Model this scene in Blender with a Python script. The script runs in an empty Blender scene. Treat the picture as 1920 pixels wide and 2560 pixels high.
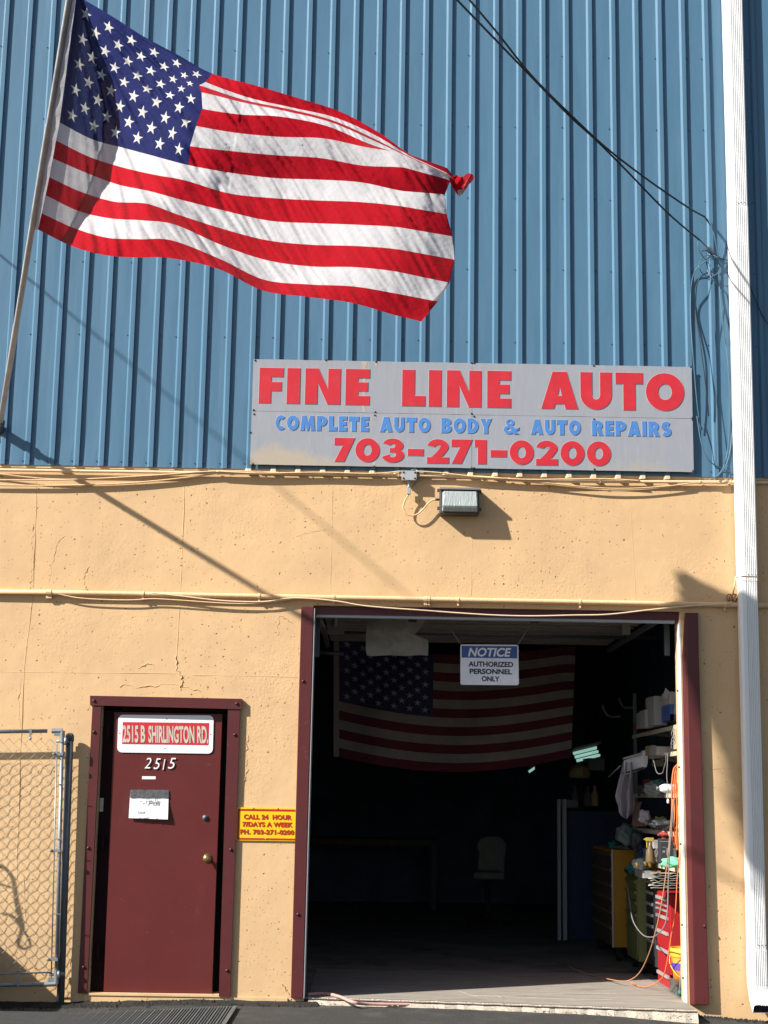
import bpy, bmesh, math, random
from mathutils import Vector, noise, geometry
random.seed(7)
S = bpy.context.scene
# ------------------------------------------------------------------ camera
YAW, PIT, ROL, D, ZC, FP = 5.91210615e-03, 1.83035170e-01, 1.61702505e-02, 11.6666734, 1.48420470, 3840.0
_f = Vector((math.sin(YAW)*math.cos(PIT), math.cos(YAW)*math.cos(PIT), math.sin(PIT)))
_r0 = Vector((math.cos(YAW), -math.sin(YAW), 0)); _u0 = _r0.cross(_f)
_r = _r0*math.cos(ROL)+_u0*math.sin(ROL); _u = -_r0*math.sin(ROL)+_u0*math.cos(ROL)
C0 = Vector((0, -D, ZC))
from mathutils import Matrix
cam = bpy.data.cameras.new('camera'); co = bpy.data.objects.new('camera', cam); S.collection.objects.link(co)
m = Matrix((_r, _u, -_f)).transposed().to_4x4(); m.translation = C0; co.matrix_world = m
cam.sensor_fit = 'VERTICAL'; cam.sensor_height = 36; cam.lens = FP/2560*36; cam.clip_end = 600; cam.clip_start = .05
S.camera = co
S.render.resolution_x = 768; S.render.resolution_y = 1024
# ------------------------------------------------------------------ sky, sun, exposure
SUN = Vector((1, .54, -.81)).normalized()
el = math.asin(-SUN.z); to = -SUN
w = bpy.data.worlds.new('World'); S.world = w; w.use_nodes = True
nt = w.node_tree; bg = nt.nodes['Background']
sky = nt.nodes.new('ShaderNodeTexSky'); sky.sky_type = 'NISHITA'; sky.sun_disc = False
sky.sun_elevation = el; sky.sun_rotation = math.atan2(to.x, to.y)
sky.altitude = 50; sky.air_density = 1.0; sky.dust_density = 1.0
nt.links.new(sky.outputs[0], bg.inputs[0]); bg.inputs[1].default_value = .062
sl = bpy.data.lights.new('sun', 'SUN'); sl.energy = 5.0; sl.angle = math.radians(.9); sl.color = (1, .95, .86)
so = bpy.data.objects.new('sun', sl); S.collection.objects.link(so); so.rotation_euler = SUN.to_track_quat('-Z', 'Y').to_euler()
S.view_settings.view_transform = 'Standard'; S.view_settings.look = 'None'
S.view_settings.exposure = .93; S.view_settings.gamma = 1.0; S.view_settings.use_curve_mapping = False
S.render.engine = 'CYCLES'

# ------------------------------------------------------------------ placing helpers
def ray(px, py): return (_r*((px-960)/FP) - _u*((py-1280)/FP) + _f)
def P(px, py, y=0.0):
    v = ray(px, py); return C0 + v*((y+D)/v.y)
def PZ(px, py, z):
    v = ray(px, py); return C0 + v*((z-ZC)/v.z)
def PX(px, py, x):
    v = ray(px, py); return C0 + v*(x/v.x)

# ------------------------------------------------------------------ materials
def mat(name, col, rough=.6, metal=0, var=.12, vscale=6, bump=.15, bscale=60, spec=.4, dirt=None, dirt_amt=.0, dscale=3, stretch=(1, 1, 1), trans=0, emit=None):
    m = bpy.data.materials.new(name); m.use_nodes = True; n = m.node_tree.nodes; l = m.node_tree.links
    b = n['Principled BSDF']; b.inputs['Roughness'].default_value = rough; b.inputs['Metallic'].default_value = metal
    b.inputs['Specular IOR Level'].default_value = spec
    tc = n.new('ShaderNodeTexCoord'); mp = n.new('ShaderNodeMapping'); mp.inputs['Scale'].default_value = stretch
    l.new(tc.outputs['Object'], mp.inputs[0])
    nz = n.new('ShaderNodeTexNoise'); nz.inputs['Scale'].default_value = vscale; nz.inputs['Detail'].default_value = 6; nz.inputs['Roughness'].default_value = .65
    l.new(mp.outputs[0], nz.inputs['Vector'])
    r = n.new('ShaderNodeMapRange'); r.inputs['From Min'].default_value = .3; r.inputs['From Max'].default_value = .7
    r.inputs['To Min'].default_value = 1-var; r.inputs['To Max'].default_value = 1+var; l.new(nz.outputs['Fac'], r.inputs['Value'])
    mx = n.new('ShaderNodeVectorMath'); mx.operation = 'SCALE'; mx.inputs[0].default_value = col; l.new(r.outputs[0], mx.inputs['Scale'])
    out = mx.outputs[0]
    if dirt:
        n2 = n.new('ShaderNodeTexNoise'); n2.inputs['Scale'].default_value = dscale; n2.inputs['Detail'].default_value = 8; n2.inputs['Roughness'].default_value = .7
        l.new(mp.outputs[0], n2.inputs['Vector'])
        r2 = n.new('ShaderNodeMapRange'); r2.inputs['From Min'].default_value = .5; r2.inputs['From Max'].default_value = .72; r2.inputs['To Max'].default_value = dirt_amt
        l.new(n2.outputs['Fac'], r2.inputs['Value'])
        mm = n.new('ShaderNodeMix'); mm.data_type = 'RGBA'; l.new(r2.outputs[0], mm.inputs[0]); l.new(out, mm.inputs[6]); mm.inputs[7].default_value = (*dirt, 1); out = mm.outputs[2]
    l.new(out, b.inputs['Base Color'])
    if bump:
        n3 = n.new('ShaderNodeTexNoise'); n3.inputs['Scale'].default_value = bscale; n3.inputs['Detail'].default_value = 4; l.new(mp.outputs[0], n3.inputs['Vector'])
        bp = n.new('ShaderNodeBump'); bp.inputs['Strength'].default_value = bump; bp.inputs['Distance'].default_value = .01
        l.new(n3.outputs['Fac'], bp.inputs['Height']); l.new(bp.outputs[0], b.inputs['Normal'])
    if trans:
        t = n.new('ShaderNodeBsdfTranslucent'); l.new(out, t.inputs[0]); ms = n.new('ShaderNodeMixShader'); ms.inputs[0].default_value = trans
        if bump: l.new(bp.outputs[0], t.inputs['Normal'])
        o = n['Material Output']; l.new(b.outputs[0], ms.inputs[1]); l.new(t.outputs[0], ms.inputs[2]); l.new(ms.outputs[0], o.inputs[0])
    if emit:
        b.inputs['Emission Color'].default_value = (*emit[0], 1); b.inputs['Emission Strength'].default_value = emit[1]
    return m

def concrete_paint():
    m = mat('painted_concrete', (.62, .415, .225), .75, var=.07, vscale=1.3, bump=0, dirt=(.36, .25, .15), dirt_amt=.22, dscale=1.6, spec=.25)
    n = m.node_tree.nodes; l = m.node_tree.links; b = n['Principled BSDF']
    base = b.inputs['Base Color'].links[0].from_socket
    tc = n.new('ShaderNodeTexCoord')
    def pits(scale, rmin, rmax, keep):
        v = n.new('ShaderNodeTexVoronoi'); v.inputs['Scale'].default_value = scale; v.voronoi_dimensions = '2D'
        sep = n.new('ShaderNodeSeparateXYZ'); l.new(tc.outputs['Object'], sep.inputs[0]); cb = n.new('ShaderNodeCombineXYZ')
        l.new(sep.outputs[0], cb.inputs[0]); l.new(sep.outputs[2], cb.inputs[1])
        w = n.new('ShaderNodeTexNoise'); w.inputs['Scale'].default_value = scale*2.2; l.new(cb.outputs[0], w.inputs['Vector'])
        ad = n.new('ShaderNodeVectorMath'); ad.operation = 'MULTIPLY_ADD'; ad.inputs[1].default_value = (.5/scale,)*3
        l.new(w.outputs['Color'], ad.inputs[0]); l.new(cb.outputs[0], ad.inputs[2]); l.new(ad.outputs[0], v.inputs['Vector'])
        cs = n.new('ShaderNodeSeparateColor'); l.new(v.outputs['Color'], cs.inputs[0])
        r = n.new('ShaderNodeMapRange'); r.inputs['To Min'].default_value = rmin; r.inputs['To Max'].default_value = rmax; l.new(cs.outputs[1], r.inputs['Value'])
        cn = n.new('ShaderNodeTexNoise'); cn.inputs['Scale'].default_value = 1.1; cn.inputs['Detail'].default_value = 2; l.new(cb.outputs[0], cn.inputs['Vector'])
        kk = n.new('ShaderNodeMapRange'); kk.inputs['From Min'].default_value = .35; kk.inputs['From Max'].default_value = .65
        kk.inputs['To Min'].default_value = keep*.3; kk.inputs['To Max'].default_value = keep*1.8; l.new(cn.outputs['Fac'], kk.inputs['Value'])
        lt = n.new('ShaderNodeMath'); lt.operation = 'LESS_THAN'; l.new(cs.outputs[0], lt.inputs[0]); l.new(kk.outputs[0], lt.inputs[1])
        d = n.new('ShaderNodeMapRange'); l.new(v.outputs['Distance'], d.inputs['Value']); l.new(r.outputs[0], d.inputs['From Max'])
        d.inputs['From Min'].default_value = 0; d.inputs['To Min'].default_value = 1; d.inputs['To Max'].default_value = 0
        mu = n.new('ShaderNodeMath'); mu.operation = 'MULTIPLY'; l.new(d.outputs[0], mu.inputs[0]); l.new(lt.outputs[0], mu.inputs[1]); return mu.outputs[0]
    a = pits(17, .05, .19, .17); c = pits(34, .05, .2, .18)
    mxx = n.new('ShaderNodeMath'); mxx.operation = 'MAXIMUM'; l.new(a, mxx.inputs[0]); l.new(c, mxx.inputs[1])
    st = n.new('ShaderNodeMapRange'); st.inputs['From Min'].default_value = .25; st.inputs['From Max'].default_value = .6; l.new(mxx.outputs[0], st.inputs['Value'])
    mm = n.new('ShaderNodeMix'); mm.data_type = 'RGBA'; mu = n.new('ShaderNodeMath'); mu.operation = 'MULTIPLY'; mu.inputs[1].default_value = .8
    l.new(st.outputs[0], mu.inputs[0]); l.new(mu.outputs[0], mm.inputs[0]); l.new(base, mm.inputs[6]); mm.inputs[7].default_value = (.17, .105, .055, 1)
    l.new(mm.outputs[2], b.inputs['Base Color'])
    # relief: soft trowel unevenness + patches of rough render + pits
    n1 = n.new('ShaderNodeTexNoise'); n1.inputs['Scale'].default_value = 2.2; n1.inputs['Detail'].default_value = 3; l.new(tc.outputs['Object'], n1.inputs['Vector'])
    n2 = n.new('ShaderNodeTexNoise'); n2.inputs['Scale'].default_value = 45; n2.inputs['Detail'].default_value = 5; l.new(tc.outputs['Object'], n2.inputs['Vector'])
    n4 = n.new('ShaderNodeTexNoise'); n4.inputs['Scale'].default_value = .9; n4.inputs['Detail'].default_value = 3; l.new(tc.outputs['Object'], n4.inputs['Vector'])
    rr = n.new('ShaderNodeMapRange'); rr.inputs['From Min'].default_value = .5; rr.inputs['From Max'].default_value = .68; rr.inputs['To Min'].default_value = .14; rr.inputs['To Max'].default_value = .8; l.new(n4.outputs['Fac'], rr.inputs['Value'])
    h1 = n.new('ShaderNodeMath'); h1.operation = 'MULTIPLY'; h1.inputs[1].default_value = 2.2; l.new(n1.outputs['Fac'], h1.inputs[0])
    h2 = n.new('ShaderNodeMath'); h2.operation = 'MULTIPLY_ADD'; l.new(n2.outputs['Fac'], h2.inputs[0]); l.new(rr.outputs[0], h2.inputs[1]); l.new(h1.outputs[0], h2.inputs[2])
    h3 = n.new('ShaderNodeMath'); h3.operation = 'MULTIPLY_ADD'; l.new(st.outputs[0], h3.inputs[0]); h3.inputs[1].default_value = -.8; l.new(h2.outputs[0], h3.inputs[2])
    bp = n.new('ShaderNodeBump'); bp.inputs['Strength'].default_value = .55; bp.inputs['Distance'].default_value = .009
    l.new(h3.outputs[0], bp.inputs['Height']); l.new(bp.outputs[0], b.inputs['Normal'])
    return m

M = {}
M['conc'] = concrete_paint()
M['tan'] = mat('tan_paint', (.66, .46, .26), .6, var=.08, vscale=20, bump=.2, bscale=90)
M['tan2'] = mat('tan_paint_pale', (.70, .53, .34), .6, var=.08, vscale=20, bump=.1)
M['blue'] = mat('blue_steel', (.068, .158, .252), .42, var=.05, vscale=2.5, bump=.35, bscale=3.0, spec=.5, dirt=(.050, .115, .175), dirt_amt=.35, dscale=7, stretch=(1, 1, .25))
M['bluew'] = mat('blue_painted_wire', (.065, .14, .20), .5, bump=0)
M['maroon'] = mat('maroon_paint', (.088, .018, .019), .42, var=.08, vscale=5, bump=.06, bscale=40, dirt=(.062, .023, .027), dirt_amt=.5, dscale=4, spec=.35)
M['maroond'] = mat('maroon_door_paint', (.102, .018, .017), .42, var=.05, vscale=3, bump=.05, bscale=30, dirt=(.105, .028, .027), dirt_amt=.35, dscale=2.2, spec=.3)
M['white'] = mat('white_vinyl', (.80, .80, .80), .35, var=.03, vscale=4, bump=0, dirt=(.62, .62, .6), dirt_amt=.2, dscale=2)
M['jamb'] = mat('white_jamb', (.75, .74, .72), .5, var=.05, dirt=(.4, .38, .34), dirt_amt=.3, dscale=8)
M['asphalt'] = mat('asphalt', (.058, .058, .056), .9, var=.6, vscale=75, bump=1.0, bscale=150, dirt=(.105, .10, .092), dirt_amt=.8, dscale=3.5, spec=.2)
M['debris'] = mat('wet_dirt', (.025, .023, .021), .95, var=.5, vscale=60, bump=1.0, bscale=200)
M['slab'] = mat('worn_concrete', (.30, .27, .235), .85, var=.15, vscale=5, bump=.5, bscale=90, dirt=(.16, .14, .12), dirt_amt=.8, dscale=3, stretch=(.6, 2.5, 1), spec=.2)
M['stone'] = mat('crumbled_concrete', (.46, .40, .33), .9, var=.25, vscale=40, bump=.8, bscale=120)
M['mat'] = mat('grey_rubber', (.105, .112, .112), .8, var=.2, vscale=20, bump=.3, bscale=150)
M['galv'] = mat('galvanised_steel', (.27, .29, .31), .42, .55, var=.12, vscale=30, bump=.1, bscale=120)
M['galvd'] = mat('weathered_post_paint', (.095, .11, .125), .5, .3, var=.18, vscale=14, bump=.1, stretch=(3, 3, .6))
M['wire'] = mat('galvanised_wire', (.30, .29, .27), .5, .4, var=.1, bump=0)
M['alu'] = mat('flagpole_steel', (.40, .41, .44), .5, .0, var=.18, vscale=9, bump=.1, bscale=80, dirt=(.22, .15, .11), dirt_amt=.35, dscale=5)
M['black'] = mat('black_cable', (.012, .012, .014), .5, bump=0)
M['signg'] = mat('weathered_sign_sheet', (.285, .30, .34), .42, var=.05, vscale=8, bump=.05, bscale=30, dirt=(.33, .32, .34), dirt_amt=.5, dscale=5, stretch=(2.5, 1, .5), spec=.5)
M['signstain'] = mat('bare_stained_sheet', (.42, .355, .27), .6, var=.1, vscale=15, bump=.1, dirt=(.27, .27, .30), dirt_amt=.9, dscale=14)
M['signred'] = mat('red_vinyl', (.50, .022, .035), .45, var=.06, vscale=6, bump=.05, dirt=(.62, .06, .07), dirt_amt=.3, dscale=9)
M['signblue'] = mat('blue_vinyl', (.065, .20, .50), .45, var=.08, vscale=8, bump=.03)
M['signedge'] = mat('pale_vinyl_edge', (.42, .40, .44), .5, bump=0)
M['bronze'] = mat('bronze_housing', (.07, .06, .058), .5, .2, var=.1, bump=.1)
M['bronzel'] = mat('weathered_hood', (.20, .18, .17), .55, .2, var=.1, bump=.1)
M['lens'] = mat('prismatic_lens', (.36, .41, .41), .22, var=.14, vscale=18, bump=.5, bscale=45, stretch=(3, 1, .5), spec=.8)
M['greybox'] = mat('grey_box_metal', (.36, .38, .40), .5, .1, var=.06, bump=.05)
M['dark'] = mat('dark_rubber_and_shade', (.01, .01, .01), .7, bump=0)
M['darkm'] = mat('dark_frame', (.020, .007, .008), .7, bump=0, spec=.1)
M['brass'] = mat('brass', (.42, .30, .12), .3, .9, var=.15, bump=.05)
M['signw'] = mat('white_sign_enamel', (.80, .79, .80), .4, var=.02, bump=0, dirt=(.7, .69, .70), dirt_amt=.4, dscale=12)
M['beige'] = mat('beige_reflective', (.50, .47, .40), .5, var=.12, vscale=40, bump=0)
M['yellow'] = mat('yellow_sign_enamel', (.74, .49, .010), .42, var=.03, bump=0)
M['redt'] = mat('red_sign_paint', (.42, .014, .010), .5, var=.05, bump=0)
M['paper'] = mat('paper', (.72, .72, .74), .8, var=.04, vscale=15, bump=.3, bscale=25)
M['tape'] = mat('silver_tape', (.13, .13, .14), .35, .4, var=.25, vscale=25, bump=.4, bscale=50)
M['ink'] = mat('pencil_ink', (.16, .16, .18), .8, bump=0)
M['inkl'] = mat('faded_ink', (.48, .48, .54), .8, bump=0)
M['text'] = mat('black_print', (.03, .03, .035), .6, bump=0)
M['noticeb'] = mat('notice_blue', (.045, .10, .33), .5, bump=0)
for k, c in dict(fred=(.40, .008, .018), fwhite=(.57, .56, .58), fblue=(.020, .026, .105), fstar=(.62, .61, .57)).items():
    M[k] = mat('nylon_'+k[1:], c, .42, var=.05, vscale=3, bump=.5, bscale=26, trans=.62, spec=.35, stretch=(1, 1, 1))
M['hem'] = mat('canvas_header', (.78, .76, .78), .8, var=.12, vscale=20, bump=.4, trans=.3)
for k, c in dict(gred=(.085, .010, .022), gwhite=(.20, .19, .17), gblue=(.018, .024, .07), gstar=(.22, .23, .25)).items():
    M[k] = mat('dimmed_cloth_'+k[1:], c, .85, var=.15, vscale=5, bump=.3, bscale=30)  # flag colours darkened so the cloth itself holds the indoor dimness
M['indark'] = mat('dim_interior_wall', (.10, .13, .20), .95, var=.3, vscale=2, bump=.2, bscale=8, spec=.1)  # dark blue wall tone puts the bay's dimness into the colour
M['door_in'] = mat('garage_door_steel', (.20, .19, .18), .7, var=.15, vscale=4, bump=.1)
M['oil'] = mat('oiled_concrete', (.21, .185, .165), .8, var=.3, vscale=2.5, bump=.3, bscale=60, dirt=(.05, .045, .04), dirt_amt=.9, dscale=1.5)
M['redm'] = mat('red_cabinet_paint', (.36, .016, .022), .4, var=.1, vscale=10, bump=.05, dirt=(.25, .03, .035), dirt_amt=.5, dscale=6)
M['silver'] = mat('drawer_trim', (.45, .43, .43), .4, .3, var=.12, bump=0)
M['yelm'] = mat('ochre_cabinet_paint', (.48, .23, .015), .5, var=.1, bump=.05)
M['brownm'] = mat('grimy_drawer_front', (.10, .075, .05), .7, var=.4, vscale=14, bump=.1)
M['green'] = mat('olive_cabinet_paint', (.17, .19, .07), .55, var=.15, vscale=8, bump=.05)
M['blackm'] = mat('black_cabinet_paint', (.035, .038, .045), .5, var=.15, bump=.05)
M['bluem'] = mat('blue_locker_paint', (.010, .028, .085), .6, var=.1, bump=.05)
M['cream'] = mat('cream_shelf_paint', (.50, .45, .36), .6, var=.12, vscale=15, bump=.05, dirt=(.3, .26, .2), dirt_amt=.5, dscale=8)
M['cboard'] = mat('white_cardboard', (.34, .33, .33), .8, var=.05, bump=.05)
M['kraft'] = mat('kraft_card', (.36, .27, .17), .85, var=.12, bump=.1)
M['wood'] = mat('weathered_wood', (.42, .33, .22), .8, var=.3, vscale=14, bump=.3, stretch=(6, 6, .6))
M['towel'] = mat('terry_cloth', (.42, .38, .43), .95, var=.08, vscale=10, bump=.6, bscale=130)
M['orange'] = mat('orange_cord', (.72, .19, .06), .5, var=.08, bump=0)
M['greyc'] = mat('grey_cord', (.19, .19, .20), .55, bump=0)
M['pinkh'] = mat('faded_red_hose', (.48, .27, .235), .7, var=.1, vscale=20, bump=.1)
M['mint'] = mat('green_shop_cloth', (.16, .52, .33), .85, var=.12, vscale=14, bump=.4, bscale=60)
M['plastic'] = mat('milky_plastic', (.13, .155, .16), .35, var=.15, vscale=10, bump=.5, bscale=20)
M['pailo'] = mat('orange_pail', (.80, .24, .03), .4, bump=0)
M['paily'] = mat('yellow_pail_rim', (.80, .42, .05), .4, bump=0)
M['pailb'] = mat('purple_pail_band', (.10, .06, .34), .4, bump=0)
M['teal'] = mat('teal_plastic', (.012, .14, .12), .5, bump=0)
M['tube'] = mat('fluorescent_tube', (.8, .8, .8), .4, bump=0, emit=((.55, 1, .85), 0.24))
M['rust'] = mat('rusty_iron', (.16, .075, .03), .85, var=.4, vscale=30, bump=.5)
M['redrag'] = mat('red_rag', (.35, .05, .05), .85, bump=.3)
M['grimey'] = mat('grimy_bits', (.10, .095, .09), .7, var=.5, vscale=25, bump=.3)
M['yplas'] = mat('yellow_plastic', (.38, .28, .06), .4, bump=0)
M['screw'] = mat('dark_screw', (.05, .035, .035), .5, .3, bump=0)
M['mscrew'] = mat('maroon_screw', (.06, .012, .014), .4, bump=0)

# ------------------------------------------------------------------ mesh helpers
class MB:
    def __init__(s): s.v = []; s.f = []
    def add(s, vs, fs):
        k = len(s.v); s.v += [tuple(v) for v in vs]; s.f += [tuple(i+k for i in f) for f in fs]; return s
    def box(s, x0, x1, y0, y1, z0, z1):
        return s.hexa([(x0,y0,z0),(x1,y0,z0),(x1,y1,z0),(x0,y1,z0)], [(x0,y0,z1),(x1,y0,z1),(x1,y1,z1),(x0,y1,z1)])
    def hexa(s, b, t):
        return s.add(list(b)+list(t), [(3,2,1,0),(4,5,6,7),(0,1,5,4),(1,2,6,5),(2,3,7,6),(3,0,4,7)])
    def prism(s, pts, vec, caps=True):
        n = len(pts); vec = Vector(vec); a = [Vector(p) for p in pts]; b = [p+vec for p in a]
        fs = [(i, (i+1) % n, n+(i+1) % n, n+i) for i in range(n)]
        if caps: fs += [tuple(range(n-1, -1, -1)), tuple(range(n, 2*n))]
        return s.add(a+b, fs)
    def loft(s, rings, closed=True, caps=True):
        n = len(rings[0]); vs = [p for r in rings for p in r]; fs = []
        for k in range(len(rings)-1):
            for i in range(n if closed else n-1):
                j = (i+1) % n; fs.append((k*n+i, k*n+j, (k+1)*n+j, (k+1)*n+i))
        if caps: fs += [tuple(range(n-1, -1, -1)), tuple(range((len(rings)-1)*n, len(rings)*n))]
        return s.add(vs, fs)
    def tube(s, pts, r, n=8, caps=True):
        pts = [Vector(p) for p in pts]; rings = []; up = Vector((0, 0, 1)); prev = None
        rr = r if isinstance(r, (list, tuple)) else [r]*len(pts)
        for i, p in enumerate(pts):
            t = (pts[min(i+1, len(pts)-1)]-pts[max(i-1, 0)]).normalized()
            if prev is None: a = t.cross(up if abs(t.z) < .9 else Vector((1, 0, 0))).normalized()
            else: a = (prev - t*prev.dot(t)).normalized()
            prev = a; b = t.cross(a)
            rings.append([p+(a*math.cos(q*2*math.pi/n)+b*math.sin(q*2*math.pi/n))*rr[i] for q in range(n)])
        return s.loft(rings, True, caps)
    def lathe(s, c, prof, axis='z', n=16, caps=True):
        c = Vector(c); rings = []
        for r, h in prof:
            rg = []
            for q in range(n):
                a = q*2*math.pi/n; u, v = r*math.cos(a), r*math.sin(a)
                rg.append(c+(Vector((u, v, h)) if axis == 'z' else Vector((u, h, v)) if axis == 'y' else Vector((h, u, v))))
            rings.append(rg)
        return s.loft(rings, True, caps)
    def blob(s, c, r, n=10, amp=.25, seed=0, sc=(1, 1, 1)):
        rings = []; n = 18
        for i in range(1, n):
            th = math.pi*i/n; rg = []
            for q in range(n*2):
                ph = math.pi*q/n; d = Vector((math.sin(th)*math.cos(ph), math.sin(th)*math.sin(ph), math.cos(th)))
                k = 1+amp*noise.noise(d*1.6+Vector((seed, seed*2, 0)))*1.1+amp*.28*abs(noise.noise(d*4.5+Vector((seed, 0, 3))))
                rg.append(Vector(c)+Vector((d.x*sc[0], d.y*sc[1], d.z*sc[2]))*r*k)
            rings.append(rg)
        return s.loft(rings)
def link(name, me, m, parent=None):
    o = bpy.data.objects.new(name, me); S.collection.objects.link(o)
    if m is not None and not me.materials: me.materials.append(m)
    if parent: o.parent = parent
    return o
def obj(name, mb, m, parent=None, smooth=False, bevel=0):
    off = Vector((0, 0, 0)); p = parent
    while p: off += p.location; p = p.parent
    me = bpy.data.meshes.new(name)
    if not parent:  # top-level mesh: origin at base centre
        xs = [v[0] for v in mb.v]; ys = [v[1] for v in mb.v]; zs = [v[2] for v in mb.v]
        off = Vector(((min(xs)+max(xs))/2, (min(ys)+max(ys))/2, min(zs)))
    me.from_pydata([tuple(Vector(v)-off) for v in mb.v], [], mb.f); me.update()
    b = bmesh.new(); b.from_mesh(me); bmesh.ops.recalc_face_normals(b, faces=b.faces); b.to_mesh(me); b.free()
    if smooth:
        for q in me.polygons: q.use_smooth = True
    o = link(name, me, m, parent)
    if not parent: o.location = off
    if bevel:
        md = o.modifiers.new('bevel', 'BEVEL'); md.width = bevel; md.segments = 2; md.limit_method = 'ANGLE'
    return o
def tag(o, label, cat=None, group=None, kind=None):
    if label: o['label'] = label
    if cat: o['category'] = cat
    if group: o['group'] = group
    if kind: o['kind'] = kind
    return o
def thing(name, loc, label, cat, group=None):
    o = bpy.data.objects.new(name, None); S.collection.objects.link(o); o.location = loc; o.empty_display_size = .1
    return tag(o, label, cat, group)
def stuff(o): o['kind'] = 'stuff'; return o
def spots(name, base_mb, m, pts, parent, smooth=False):
    """alike small pieces that share one mesh; base_mb modelled around the origin"""
    me = bpy.data.meshes.new(name); me.from_pydata(base_mb.v, [], base_mb.f); me.update()
    if smooth:
        for q in me.polygons: q.use_smooth = True
    off = Vector((0, 0, 0)); p = parent
    while p: off += p.location; p = p.parent
    for q in pts:
        o = link(name, me, m, parent); o.location = Vector(q)-off
def catmull(pts, n=8):
    pts = [Vector(p) for p in pts]; out = []
    for i in range(len(pts)-1):
        a = pts[max(i-1, 0)]; b = pts[i]; c = pts[i+1]; d = pts[min(i+2, len(pts)-1)]
        for k in range(n):
            t = k/n; out.append(.5*((2*b)+(c-a)*t+(2*a-5*b+4*c-d)*t*t+(3*b-a-3*c+d)*t**3))
    return out+[pts[-1]]
def pxtube(pts, y, r, name, m, parent=None, n=8, seg=8):
    """tube along points (px, py[, own depth])"""
    q = [P(p[0], p[1], p[2] if len(p) > 2 else y) for p in pts]
    return obj(name, MB().tube(catmull(q, seg), r, n), m, parent, True)

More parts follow.
